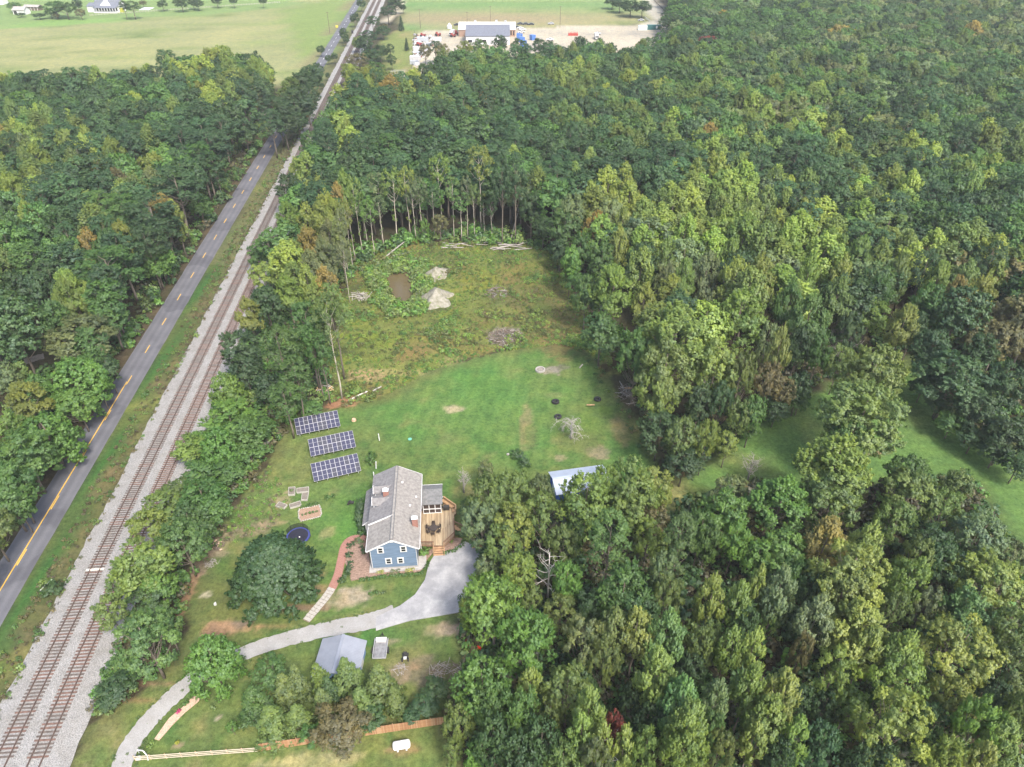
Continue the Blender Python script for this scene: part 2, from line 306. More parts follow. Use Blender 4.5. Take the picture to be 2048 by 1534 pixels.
# ------------------------------------------------------------------ road, railway
def strip_mesh(name, offs, zs, m, y0=0, y1=1250, step=6, jit=0.):
    yy = np.arange(y0, y1, step); vs = []; n = len(offs)
    for i, y in enumerate(yy):
        for k, (o, z) in enumerate(zip(offs, zs)):
            j = jit * (fbm(np.array([y]), np.array([k * 30.]), 2.5, 3)[0] - .5) if k in (0, n - 1) else 0
            vs.append((RAILX(y) + o + j, y, z))
    q = [(i * n + k, i * n + k + 1, (i + 1) * n + k + 1, (i + 1) * n + k) for i in range(len(yy) - 1) for k in range(n - 1)]
    return np_mesh(name, vs, q, m)
def asphalt(name, a, b):
    m, t, bs = nodemat(name); pos = N(t, 'ShaderNodeNewGeometry').outputs['Position']
    f = ramp(t, noise(t, pos, .25, 5), .3, .7); g = ramp(t, noise(t, pos, 9, 3), .2, .8)
    c = mixc(t, mixc(t, a, b, f), (.8, .8, .8), 1, 'MULTIPLY'); c = mixc(t, c, mixc(t, c, (1.5, 1.5, 1.5), 1, 'MULTIPLY'), g)
    if name == 'asphalt':
        dp_ = N(t, 'ShaderNodeVectorMath', operation='DOT_PRODUCT'); t.links.new(pos, dp_.inputs[0]); dp_.inputs[1].default_value = (1, .0815, 0)
        ma = N(t, 'ShaderNodeMath', operation='MULTIPLY_ADD'); t.links.new(dp_.outputs['Value'], ma.inputs[0]); ma.inputs[1].default_value = 2 * math.pi / 1.6; ma.inputs[2].default_value = (63.7 - 3.912 + 13.1) * 2 * math.pi / 1.6
        co = N(t, 'ShaderNodeMath', operation='COSINE'); t.links.new(ma.outputs[0], co.inputs[0]); wt = ramp(t, co.outputs[0], -1, 1); c = mixc(t, c, mixc(t, c, (1.25, 1.24, 1.22), 1, 'MULTIPLY'), wt)
        pt = ramp(t, noise(t, pos, .09, 2, .3), .56, .58); c = mixc(t, c, mixc(t, c, (.78, .78, .8), 1, 'MULTIPLY'), pt)
    else:
        pt = ramp(t, noise(t, pos, .5, 6, .7), .42, .66); c = mixc(t, c, mixc(t, c, (1.3, 1.3, 1.28), 1, 'MULTIPLY'), pt)
    t.links.new(c, bs.inputs['Base Color']); bs.inputs['Roughness'].default_value = .85; return m
def stones(name, a, b, sc=14, bump=.8):
    m, t, bs = nodemat(name); pos = N(t, 'ShaderNodeNewGeometry').outputs['Position']
    vo = N(t, 'ShaderNodeTexVoronoi'); vo.inputs['Scale'].default_value = sc / 4; t.links.new(pos, vo.inputs['Vector'])
    sep = N(t, 'ShaderNodeSeparateColor'); t.links.new(vo.outputs['Color'], sep.inputs[0])
    f2 = ramp(t, noise(t, pos, .4, 5), .3, .7)
    c = mixc(t, a, b, sep.outputs[0]); c = mixc(t, c, mixc(t, c, (.78, .76, .72), 1, 'MULTIPLY'), f2)
    t.links.new(c, bs.inputs['Base Color']); bs.inputs['Roughness'].default_value = .9
    bp = N(t, 'ShaderNodeBump'); bp.inputs['Strength'].default_value = bump; bp.inputs['Distance'].default_value = .12; t.links.new(vo.outputs['Distance'], bp.inputs['Height']); t.links.new(bp.outputs[0], bs.inputs['Normal']); return m
M['asphalt'] = asphalt('asphalt', (.075, .075, .086), (.105, .105, .118))
M['ballast'] = stones('ballast', (.36, .35, .34), (.205, .20, .195), 36)
M['gravel'] = stones('gravel', (.335, .33, .325), (.27, .265, .26), 44, .3)
M['paint'] = mat('road_paint', (.62, .38, .06), .8, .15, 4)
M['white_paint'] = mat('white_paint', (.75, .75, .73), .6, .06, 3)
M['rail_steel'] = mat('rail_steel', (.13, .092, .078), .55, .25, 3, metal=.3)
M['tie_wood'] = mat('tie_wood', (.105, .085, .075), .9, .45, 3, world=True)
M['rust_tie'] = mat('rust_tie_wood', (.135, .082, .066), .9, .45, 3, world=True)
ROADC = -13.1
road = struct(link('road', strip_mesh('road', [ROADC - 3.0, ROADC - 1.5, ROADC, ROADC + 1.5, ROADC + 3.0], [.02, .045, .06, .045, .02], M['asphalt'], 0, 1250, 3, .25)))
bal = struct(link('ballast', strip_mesh('ballast', [-4.0, -2.3, -1.5, 5.8, 6.7, 8.6], [.03, .20, .30, .30, .22, .03], M['ballast'], -10, 1250, 1.0, .9)))
# centre lines: one solid line with a dashed companion close to the drone, dashes only farther on
cl = MB(); zz = .068
def lineseg(mb, o, ya, yb, wd):
    yy = np.linspace(ya, yb, max(2, int((yb - ya) / 6) + 1))
    for a, b in zip(yy[:-1], yy[1:]):
        mb.add([(RAILX(a) + o - wd / 2, a, zz), (RAILX(a) + o + wd / 2, a, zz), (RAILX(b) + o + wd / 2, b, zz), (RAILX(b) + o - wd / 2, b, zz)], [(0, 1, 2, 3)])
lineseg(cl, ROADC - .16, 20, 124, .2); cl.build('solid_centre_line', M['paint'], road)
y = 62.
while y < 640:
    dm = MB(); lineseg(dm, ROADC + (.12 if y < 124 else 0), y, y + 3.3, .18 if y < 200 else .22); dm.build('centre_dash', M['paint'] if y < 400 else M['white_paint'], road); y += 12.2
tieme = {}
for nm, m in (('a', M['tie_wood']), ('b', M['rust_tie'])):
    tieme[nm] = MB().box((0, 0, 0), (2.6, .23, .14)).mesh('tie', m)
whitetie = MB().box((0, 0, 0), (2.7, .3, .16)).mesh('pale_tie', mat('pale_tie_wood', (.6, .55, .47), .9, .2, 3))
def railway(name, off, label, rust):
    t = empty(name, (RAILX(60) + off, 60, .30), label, 'railway track', 0, 'parallel railway tracks')
    loc = lambda x, y, z: (x - t.location.x, y - t.location.y, z - t.location.z)
    for sgn in (-.75, .75):
        mb = MB(); ya = 20.
        while ya < 1100:
            yb = ya + 40; a = (RAILX(ya) + off + sgn, ya, .47); b = (RAILX(yb) + off + sgn, yb, .47)
            mb.bar(loc(a[0], a[1], .495), loc(b[0], b[1], .495), .085, .05); mb.bar(loc(a[0], a[1], .42), loc(b[0], b[1], .42), .03, .1); mb.bar(loc(a[0], a[1], .365), loc(b[0], b[1], .365), .15, .03); ya = yb
        mb.build('rail', M['rail_steel'], t)
    yw = 44.; k = 0; far = MB(); rz = math.atan(-.0815) * -1
    ang = -math.atan(.0815)
    while yw < 1000:
        x = RAILX(yw) + off
        if k < 290:
            pale = abs(yw - 73.0) < .3 and off == 0
            o = link('tie', whitetie if pale else tieme['b' if random.random() < rust else 'a'], t)
            if pale: o['label'] = 'pale new tie'
            o.location = loc(x + random.uniform(-.05, .05), yw, .30 + random.uniform(-.01, .02)); o.rotation_euler = (0, 0, -ang * 0 + math.atan(.0815) * 1 + random.uniform(-.02, .02))
        else: far.box(loc(x, yw, .30), (2.6, .23, .14), math.atan(.0815))
        k += 1; yw += .53 * (1 if k < 290 else 1.0)
    stuff(far.build('far_ties', M['tie_wood'], t)); return t
railway('railway_track', 0, 'railway track nearer the road, on pale ballast, with one whitish tie', .25)
railway('railway_track.001', 4.27, 'rusty-tied railway track on the side of the trees and the house', .8)

# ------------------------------------------------------------------ drive, paths
def ribbon(name, pts, wid, m, z, jit=.0, sub=10, kind=True):
    P0 = [Vector((*G2(*q), 0)) for q in pts]; out = []
    for i in range(len(P0) - 1):
        a, b, c, d = P0[max(i - 1, 0)], P0[i], P0[i + 1], P0[min(i + 2, len(P0) - 1)]
        for k in range(sub):
            s = k / sub; out.append(.5 * ((2 * b) + (c - a) * s + (2 * a - 5 * b + 4 * c - d) * s * s + (3 * b - a - 3 * c + d) * s ** 3))
    out.append(P0[-1]); vs = []; n = len(out)
    for i, p in enumerate(out):
        d = (out[min(i + 1, n - 1)] - out[max(i - 1, 0)]).normalized(); nrm = Vector((-d.y, d.x, 0)); ww = np.interp(i / (n - 1) * (len(pts) - 1), range(len(pts)), wid)
        for sgn in (-1, -.33, .33, 1):
            j = random.uniform(-jit, jit) if abs(sgn) == 1 else 0
            q = p + nrm * (sgn * ww / 2 + j); vs.append((q.x, q.y, z + (.02 if abs(sgn) < 1 else 0)))
    q = [(i * 4 + k, (i + 1) * 4 + k, (i + 1) * 4 + k + 1, i * 4 + k + 1) for i in range(n - 1) for k in range(3)]
    o = link(name, np_mesh(name, vs, q, m)); return (struct(o) if kind else o), out
M['concrete'] = asphalt('paved_drive', (.205, .205, .215), (.29, .285, .287))
ribbon('gravel_driveway', [(225,1580),(262,1490),(300,1440),(345,1395),(395,1355),(470,1315),(560,1282),(660,1258),(740,1243),(790,1228)], [2.5,2.5,2.5,2.5,2.5,2.5,2.5,2.6,2.9,3.2], M['gravel'], .10, .12)
pav = MB(); pg = [G2(*q) for q in [(752,1262),(752,1235),(800,1212),(830,1190),(850,1160),(858,1128),(868,1112),(905,1100),(928,1083),(945,1090),(1000,1105),(1003,1130),(962,1160),(955,1200),(915,1226),(880,1232),(820,1242)]]
pav.prism(pg, -.05, .125); struct(pav.build('paved_driveway', M['concrete']))
_, bp = ribbon('brick_path', [(732,1077),(705,1078),(690,1092),(683,1120),(676,1150),(664,1178)], [1.25] * 6, mat('brick_sand', (.28, .17, .14), .9, .3, 6), .09)
M['brick'] = mat('brick', (.24, .105, .08), .9, .35, 9, c2=(.33, .19, .155), world=True)
M['paver'] = mat('paver', (.34, .32, .29), .9, .15, 5)
def along(pts, s):
    L = 0
    for a, b in zip(pts[:-1], pts[1:]):
        l = (b - a).length
        if L + l >= s: return a + (b - a) * ((s - L) / l), (b - a).normalized()
        L += l
    return pts[-1], (pts[-1] - pts[-2]).normalized()
tot = sum((b - a).length for a, b in zip(bp[:-1], bp[1:])); bb = MB(); s = 0.1; r = 0
while s < tot:
    p, d = along(bp, s); nrm = Vector((-d.y, d.x, 0))
    for k in range(-2, 3):
        q = p + nrm * (k * .25 + (.06 if r % 2 else -.06)); bb.box((q.x, q.y, .13 + random.uniform(-.008, .012)), (.105, .235, .07), math.atan2(d.y, d.x))
    s += .115; r += 1
stuff(bb.build('bricks', M['brick'], bpy.data.objects['brick_path']))
pp, pts = ribbon('paver_path', [(664,1178),(648,1200),(628,1224),(612,1243)], [1.3] * 4, mat('path_soil', (.17, .14, .10), .9, .3, 5), .06)
tot = sum((b - a).length for a, b in zip(pts[:-1], pts[1:])); s = .2; pvm = MB().prism([(-.26,-.29),(.25,-.30),(.27,.27),(-.24,.3)], -.05, .05).mesh('paver', M['paver'])
while s < tot:
    p, d = along(pts, s); nrm = Vector((-d.y, d.x, 0))
    for k in (-1, 1):
        o = link('paver', pvm, pp); q = p + nrm * (k * .31 + random.uniform(-.03, .03)); o.location = (q.x, q.y, .12 + random.uniform(-.01, .015)); o.rotation_euler = (0, 0, math.atan2(d.y, d.x) + random.uniform(-.1, .1) + random.choice((0, math.pi)))
    s += .58
# pond
M['water'], _t, _b = nodemat('pond_water'); _b.inputs['Base Color'].default_value = (.10, .078, .04, 1); _b.inputs['Roughness'].default_value = .12; _b.inputs['Specular IOR Level'].default_value = .5
_pos = N(_t, 'ShaderNodeNewGeometry').outputs['Position']; _bp = N(_t, 'ShaderNodeBump'); _bp.inputs['Strength'].default_value = .15; _bp.inputs['Distance'].default_value = .05
_t.links.new(noise(_t, _pos, 3, 3), _bp.inputs['Height']); _t.links.new(_bp.outputs[0], _b.inputs['Normal'])
pw = MB(); cxp = sum(p[0] for p in POND) / len(POND); cyp = sum(p[1] for p in POND) / len(POND)
pw.add([(cxp + (x - cxp) * 1.15, cyp + (y - cyp) * 1.15, -.22) for x, y in POND], [tuple(range(len(POND)))]); pwo = struct(pw.build('pond', M['water']))
if pwo.data.polygons[0].normal.z < 0: pwo.data.flip_normals()
# ------------------------------------------------------------------ trees
def unit(v): return v / (np.linalg.norm(v, axis=-1, keepdims=True) + 1e-9)
def cards(rg, lobes, dens, size, nsub=14, up=.25, droop=0., asp=(.45, .85), sub_r=.34, lift=.35, spray=.48):
    sub_r0 = sub_r; nsub0 = nsub
    Ps, Ns, Vs, Sz = [], [], [], []; CEN = np.mean([l[0] for l in lobes], 0) * np.array([0, 0, .85])
    for (c, r, lv) in lobes:
        c = np.array(c); r = np.array(r); area = 4 * math.pi * (r.mean()) ** 2
        n = max(8, int(dens * area)); nsub = int(nsub0 * 2.4); sub_r = sub_r0 * .62; sd_ = unit(rg.normal(size=(nsub, 3))); sv = rg.normal(size=nsub) * .15; sr = rg.uniform(.70, 1.22, nsub)
        sd_[:, 2] = np.where((sd_[:, 2] < -.45) & (rg.random(nsub) < .75), -sd_[:, 2], sd_[:, 2])
        k = rg.integers(0, nsub, n); loc = unit(rg.normal(size=(n, 3))) * (rg.random((n, 1)) ** .5) * sub_r
        u = rg.random((n, 1)); dk = unit(sd_[k] + np.array([0, 0, lift])); d = sd_[k] * sr[k][:, None] * .74 + dk * (u - .35) * spray + loc * (1.15 - .75 * u)
        p = c + d * r; p[:, 2] -= droop * rg.random(n) * r[2]
        nm = unit(unit(d) * .8 + unit(c - CEN + 1e-6) * .45 + unit(loc) * .35 + rg.normal(size=(n, 3)) * .33 + np.array([0, 0, up]))
        Ps.append(p); Ns.append(nm); Vs.append(np.clip(.5 + lv + sv[k] + rg.normal(size=n) * .13, 0, 1)); Sz.append(size * rg.uniform(.65, 1.35, n))
    P = np.concatenate(Ps); Nn = np.concatenate(Ns); V = np.concatenate(Vs); Z = np.concatenate(Sz); n = len(P)
    a = unit(np.cross(Nn, rg.normal(size=(n, 3)))); b = np.cross(Nn, a); ra = Z[:, None] * rg.uniform(asp[0], asp[1], (n, 1)) * .5; rb = Z[:, None] * .5
    bend = Nn * (Z * rg.uniform(-.18, .18, n))[:, None]
    Q = np.stack([P - b * rb, P + a * ra + bend, P + b * rb, P - a * ra + bend], 1).reshape(-1, 3)
    return Q, np.repeat(V, 4)
def ell_lobes(rg, n, R, zc, rz, lr, top=.15, inner=.35, lv=.12, cone=0.):
    out = []; ga = 2.39996
    for i in range(n):
        u = (i + .5) / n; z = 1 - 1.75 * u; a = i * ga + rg.uniform(-.5, .5); rr = math.sqrt(max(0, 1 - z * z)); k = rg.uniform(.66, .92)
        sx = 1 - cone * (z * .5 + .5)
        c = (math.cos(a) * rr * R * k * sx, math.sin(a) * rr * R * k * sx, zc + z * rz * k); q = lr * rg.uniform(.72, 1.3)
        out.append((c, (q, q, q * rg.uniform(.7, 1.0)), rg.normal() * lv))
    for i in range(int(n * inner)):
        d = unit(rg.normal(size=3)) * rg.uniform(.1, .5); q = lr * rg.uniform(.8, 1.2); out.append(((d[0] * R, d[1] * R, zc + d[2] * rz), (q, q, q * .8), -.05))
    return out
def limbs(mb, rg, H, lobes, r0, n=9, z0=.25, lean=(0, 0), nseg=5, side=5):
    pts = []; zt = H * .86
    for i in range(nseg + 1):
        s = i / nseg; pts.append((lean[0] * s + rg.normal() * .10 * (s > 0), lean[1] * s + rg.normal() * .10 * (s > 0), -.3 + s * (zt + .3)))
    mb.tube(pts, [r0 * (1.25 - .18 if i == 0 else 1) * (1 - .8 * i / nseg) for i in range(nseg + 1)], side + 2)
    order = rg.permutation(len(lobes))[:n]
    for i in order:
        c = np.array(lobes[i][0]); zb = max(z0 * H, c[2] - (abs(c[0]) + abs(c[1])) * .8 - .8); s = min(max((zb + .3) / (zt + .3), 0), 1)
        b = np.array([lean[0] * s, lean[1] * s, zb]); mid = (b + c) / 2 + np.array([0, 0, -.12 * np.linalg.norm(c - b)])
        rb = max(.05, r0 * .42 * (1 - .6 * s)); mb.tube([b, mid, c * .97 + b * .03], [rb, rb * .65, rb * .25], side, cap=False)
PROTO = {}
def proto(key, seed, kind, H, Rr, near=True):
    rg = np.random.default_rng(seed); mb = MB(); k = kind; dn = 2.1 if near else .75; sz = .70 if near else 1.15; bark = M['bark']
    if k == 'oak':
        L = ell_lobes(rg, 26, Rr, H * .62, H * .34, Rr * .30); Q, V = cards(rg, L, 18 * dn, .38 * sz, 12); limbs(mb, rg, H, L, .26)
    elif k == 'fine':     # fine leaved, open crown
        L = ell_lobes(rg, 34, Rr, H * .62, H * .33, Rr * .22, lv=.16, inner=.1); Q, V = cards(rg, L, 25 * dn, .32 * sz, 11, sub_r=.45); limbs(mb, rg, H, L, .24, n=22)
    elif k == 'plume':    # upright plumes: tulip poplar, sweetgum
        L = []
        for i in range(19):
            u = (i + .5) / 19; z = .96 - 1.5 * u; a = i * 2.4 + rg.uniform(-.4, .4); rr = (1 - max(z, 0) ** 1.6) * (1 if z > -.3 else .85)
            q = Rr * .25 * rg.uniform(.8, 1.25); c = (math.cos(a) * rr * Rr * .72, math.sin(a) * rr * Rr * .72, H * .60 + z * H * .32)
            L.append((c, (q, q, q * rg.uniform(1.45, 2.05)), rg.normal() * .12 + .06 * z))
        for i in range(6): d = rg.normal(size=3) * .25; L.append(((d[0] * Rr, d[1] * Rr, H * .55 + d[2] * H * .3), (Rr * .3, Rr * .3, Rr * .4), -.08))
        Q, V = cards(rg, L, 25 * dn, .33 * sz, 15, up=.35, lift=1.0, spray=.6); limbs(mb, rg, H, L, .22, n=10)
    elif k == 'tall':     # forest-edge tree with a long bare pale trunk
        L = []
        for i in range(15):
            u = (i + .5) / 15; z = .95 - 1.7 * u; a = i * 2.4 + rg.uniform(-.5, .5); rr = math.sqrt(max(0, 1 - z * z)); q = Rr * .30 * rg.uniform(.7, 1.25)
            L.append(((math.cos(a) * rr * Rr * .8, math.sin(a) * rr * Rr * .8, H * .79 + z * H * .19), (q, q, q * 1.25), rg.normal() * .12))
        for i in range(4): a = rg.uniform(0, 6.3); q = .5; L.append(((math.cos(a) * .7, math.sin(a) * .7, H * rg.uniform(.25, .5)), (q, q, q * 1.3), 0))
        Q, V = cards(rg, L, 15 * dn, .36 * sz, 10, sub_r=.42); limbs(mb, rg, H, L[:15], .20, n=13, z0=.55, lean=tuple(rg.normal(size=2) * .5)); bark = M['pale_bark']
    elif k == 'pine':
        L = []; n = 30
        for i in range(n):
            u = (i + .5) / n; z = 1 - 1.62 * u; a = i * 2.4 + rg.uniform(-.6, .6); rr = math.sqrt(max(0, 1 - min(1, abs(z)) ** 2)) * rg.uniform(.7, 1.05); q = Rr * .27 * rg.uniform(.75, 1.25)
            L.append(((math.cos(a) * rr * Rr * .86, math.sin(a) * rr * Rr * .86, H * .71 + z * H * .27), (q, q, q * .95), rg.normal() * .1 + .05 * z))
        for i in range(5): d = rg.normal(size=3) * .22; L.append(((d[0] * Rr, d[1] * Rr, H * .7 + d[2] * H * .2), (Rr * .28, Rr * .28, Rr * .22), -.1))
        Q, V = cards(rg, L, 30 * dn, .31 * sz, 18, up=.15, asp=(.25, .6), sub_r=.30, spray=.3); limbs(mb, rg, H, L, .24, n=22, z0=.35)
    elif k == 'cedar':
        L = []; n = 46
        for i in range(n):
            u = (i + .5) / n; z = 1 - u; rr = (u ** .75) * rg.uniform(.6, 1.0); a = i * 2.4 + rg.uniform(-.5, .5); q = Rr * (.14 + .16 * u) * rg.uniform(.75, 1.3)
            L.append(((math.cos(a) * rr * Rr * .85, math.sin(a) * rr * Rr * .85, .5 + z * (H - .8)), (q, q, q * 1.35), rg.normal() * .14))
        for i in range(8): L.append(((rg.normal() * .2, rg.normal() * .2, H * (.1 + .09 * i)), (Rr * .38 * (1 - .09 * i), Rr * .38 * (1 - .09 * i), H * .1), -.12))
        Q, V = cards(rg, L, 42 * dn, .24 * sz, 10, up=.5, asp=(.3, .7), sub_r=.4); limbs(mb, rg, H, L, .16, n=4, z0=.1)
    elif k in ('magnolia', 'dome'):
        L = []; n = 78 if k == 'magnolia' else 48
        for i in range(n):
            u = (i + .5) / n; z = 1 - u * 1.0; a = i * 2.39996 + rg.uniform(-.2, .2); rr = math.sqrt(max(0, 1 - (z ** 1.35) ** 2)) if k == 'dome' else (1 - z ** 1.15) ** .62; q = Rr * (.165 if k == 'magnolia' else .21) * rg.uniform(.8, 1.3); kk = rg.uniform(.82, .95)
            L.append(((math.cos(a) * rr * Rr * kk, math.sin(a) * rr * Rr * kk, .9 + z * (H - 1.9)), (q, q, q * .9), rg.normal() * .08))
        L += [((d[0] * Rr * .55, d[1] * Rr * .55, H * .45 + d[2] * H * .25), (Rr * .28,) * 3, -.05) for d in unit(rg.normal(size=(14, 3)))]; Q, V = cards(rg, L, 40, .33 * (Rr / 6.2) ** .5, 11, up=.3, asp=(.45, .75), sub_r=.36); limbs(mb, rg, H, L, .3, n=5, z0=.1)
    elif k == 'bush':
        L = ell_lobes(rg, 12, Rr, H * .48, H * .42, Rr * .36, inner=.3); Q, V = cards(rg, L, 42 * dn, .22 * sz, 9); limbs(mb, rg, H, L, .05, n=6, z0=.05)
    elif k == 'weed':
        L = ell_lobes(rg, 6, Rr, H * .45, H * .42, Rr * .42, inner=.2); Q, V = cards(rg, L, 26, .26, 7); mb = None
    n = len(Q); me = np_mesh('crown', Q, np.arange(n).reshape(-1, 4), M['leaf' if near else 'leaf_far'], {'var': ('FLOAT', V)})
    tm = mb.mesh('trunk', bark, True) if mb else None
    zmax = np.percentile(Q[:, 2], 99); zmin = np.percentile(Q[:, 2], 3); rad = np.percentile(np.hypot(Q[:, 0], Q[:, 1]), 96)
    PROTO[key] = dict(crown=me, trunk=tm, H=zmax, zc=(zmax + zmin) / 2, R=rad, kind=k)
VAR = {'oak': 4, 'fine': 3, 'plume': 4, 'tall': 3, 'pine': 4, 'cedar': 3, 'bush': 3}
DIM = {'oak': (16, 5.0), 'fine': (14, 5.0), 'plume': (18, 3.6), 'tall': (22, 3.2), 'pine': (20, 3.6), 'cedar': (8, 2.3), 'bush': (2.2, 1.5)}
for kk, nn in VAR.items():
    for i in range(nn): proto((kk, i), 100 * len(kk) + 7 * i + ord(kk[0]), kk, *DIM[kk])
proto(('magnolia', 0), 5, 'magnolia', 9.5, 6.2); VAR['magnolia'] = 1; DIM['magnolia'] = (9.5, 6.2)
for i in range(2): proto(('dome', i), 61 + i, 'dome', 8.5, 3.8)
VAR['dome'] = 2; DIM['dome'] = (8.5, 3.8)
TINT = {'D': (.034, .064, .025), 'P': (.034, .068, .032), 'G': (.052, .100, .028), 'B': (.070, .135, .030), 'M': (.064, .115, .038), 'Y': (.122, .155, .040), 'O': (.082, .115, .036),
        'T': (.090, .106, .050), 'R': (.155, .118, .040), 'X': (.12, .032, .030), 'S': (.084, .112, .058), 'Z': (.098, .145, .034), 'A': (.120, .142, .036), 'C': (.095, .086, .042)}
TINT = {k: tuple(min(.45, c * f) for c, f in zip(v, (1.60, 1.62, 1.52))) for k, v in TINT.items()}
COLN = {'D': 'dark green', 'P': 'blue-green', 'G': 'mid green', 'B': 'bright green', 'M': 'mint green', 'Y': 'yellow-green', 'O': 'olive green', 'T': 'tan-olive', 'R': 'orange-tinged', 'X': 'red', 'S': 'grey-green', 'Z': 'lime green', 'A': 'golden-green', 'C': 'russet-brown'}
FORM = {'oak': 'round-crowned tree', 'fine': 'open-crowned tree', 'plume': 'plume-topped tree', 'tall': 'bare-trunked tall tree', 'pine': 'pine', 'cedar': 'cedar', 'bush': 'bush', 'magnolia': 'magnolia', 'dome': 'dense dome-crowned tree'}
NAME = {'oak': 'broadleaf_tree', 'fine': 'broadleaf_tree', 'plume': 'broadleaf_tree', 'tall': 'tall_tree', 'pine': 'pine_tree', 'cedar': 'cedar_tree', 'bush': 'bush', 'magnolia': 'magnolia_tree', 'dome': 'dense_tree'}
CAT = {'pine': 'pine tree', 'cedar': 'cedar tree', 'bush': 'bush'}
TREES = []
def place_tree(kind, tint, x, y, H, Rw, label=None, col=None, jit=.14, variant=None, zone='', code=''):
    v = random.randrange(VAR[kind]) if variant is None else variant; pr = PROTO[(kind, v)]
    t = bpy.data.objects.new(NAME[kind], None); COL.objects.link(t); t.empty_display_size = .5
    t.location = (x, y, gz(x, y)); t.rotation_euler = (0, 0, random.uniform(0, 6.28)); sxy = Rw / pr['R']
    t.scale = (sxy, sxy, H / pr['H'])
    tn = link('trunk', pr['trunk'], t); cr = link('crown', pr['crown'], t)
    j = 1 + random.uniform(-jit, jit); cc = [max(.004, c * j * (1 + random.uniform(-jit, jit) * .5)) for c in (col or TINT[tint])]; cr.color = (*cc, 1)
    t['category'] = CAT.get(kind, 'tree')
    TREES.append(dict(o=t, kind=kind, tint=tint, x=x, y=y, H=H, R=Rw, label=label, zone=zone)); return t
HD = {'oak': 15, 'fine': 14, 'plume': 17, 'tall': 23, 'pine': 20, 'cedar': 8, 'bush': 2, 'magnolia': 9.5, 'dome': 8.5}
QUEUE = []
def T(cx, cy, wpx, kind, tint, h=None, zone='', label=None):
    """survey one crown of the photograph: centre, width, form, colour, height"""
    h = h or HD[kind]; pr = PROTO[(kind, 0)]; zc = pr['zc'] / pr['H'] * h; p = G(cx, cy, zc); r = wpx / 2 * mpp(p) * 1.04
    if zone == 'wood left of the road': p.x = min(p.x, RAILX(p.y) - (15.4 if cy < 720 else 11.6) - r * .84)
    QUEUE.append((wpx * math.sqrt(h / HD[kind]), kind, tint, p.x, p.y, h, r, label, zone))
def TS(zone, rows):
    for line in rows.strip().split(';'):
        q = line.split()
        if q: T(float(q[0]), float(q[1]), float(q[2]), {'o': 'oak', 'f': 'fine', 'p': 'plume', 't': 'tall', 'i': 'pine', 'c': 'cedar', 'b': 'bush', 'm': 'magnolia', 'd': 'dome'}[q[3]], q[4], float(q[5]) if len(q) > 5 else None, zone)
# near wood: right of the drive, down to the bottom edge
TS('wood right of the driveway', '''985 1207 125 o Z 15;940 1215 48 o Y 12;1055 1281 115 o B 15;965 1372 110 o B 14;1036 1142 72 f Y 12;1135 1157 62 o B 12;1248 1176 105 o G 15;1221 1068 84 i M 19;1362 1068 66 i M 18;
1166 1281 85 f T 14;1228 1258 76 p O 14;1273 1258 74 p A 15;1120 1222 72 f O 9;1208 1309 72 f O 14;1333 1270 76 p M 16;1313 1349 78 p Z 17;1135 1377 100 f O 12;1061 1370 58 p A 13;1038 1425 78 o G 14;1178 1420 62 p Z 17;1226 1456 40 f X 12;1163 1468 62 p Z 15;1202 1485 44 p Y 15;
1248 1490 44 p Y 14;1100 1434 64 f O 11;917 1440 66 f O 11;979 1425 70 o G 12;987 1480 82 o D 13;1084 1482 80 o D 13;948 1515 40 o B 8;1191 1520 62 f S 14;1361 1405 88 p M 17;1372 1454 88 p Z 17;1361 1508 88 o Z 16;1304 1440 72 o D 11;1290 1500 64 o O 14;1038 1520 84 o D 13;1126 1524 74 o O 12;
1422 1195 58 p Y 16;1338 1193 62 f O 12;1333 1140 70 f S 13;973 1130 48 f S 7;1064 1193 44 f O 8;1290 1215 60 o D 10;1180 1215 60 o D 10;1400 1290 60 o O 13;1270 1400 60 f D 9;1165 1345 60 o D 9;905 1500 40 f O 7''')
TS('trees between the deck and the blue shed', '''976 990 82 f O 13;1027 985 88 f O 14;963 1040 82 f S 12;1027 1048 84 f Y 13;1007 1082 78 f O 11;1083 1030 84 f O 13;1078 985 62 f T 12;1128 1085 62 f O 11;971 938 34 f T 6;985 1100 50 o D 7;940 1020 44 f D 6;
1174 990 100 o Y 15;1268 995 110 o Z 15;1262 958 90 f O 14;1308 972 78 f Y 13;1215 965 60 f Z 13;1311 1037 58 f C 9;1296 1075 62 f Y 10;1403 1058 62 o G 13;1150 1060 46 o G 8''')
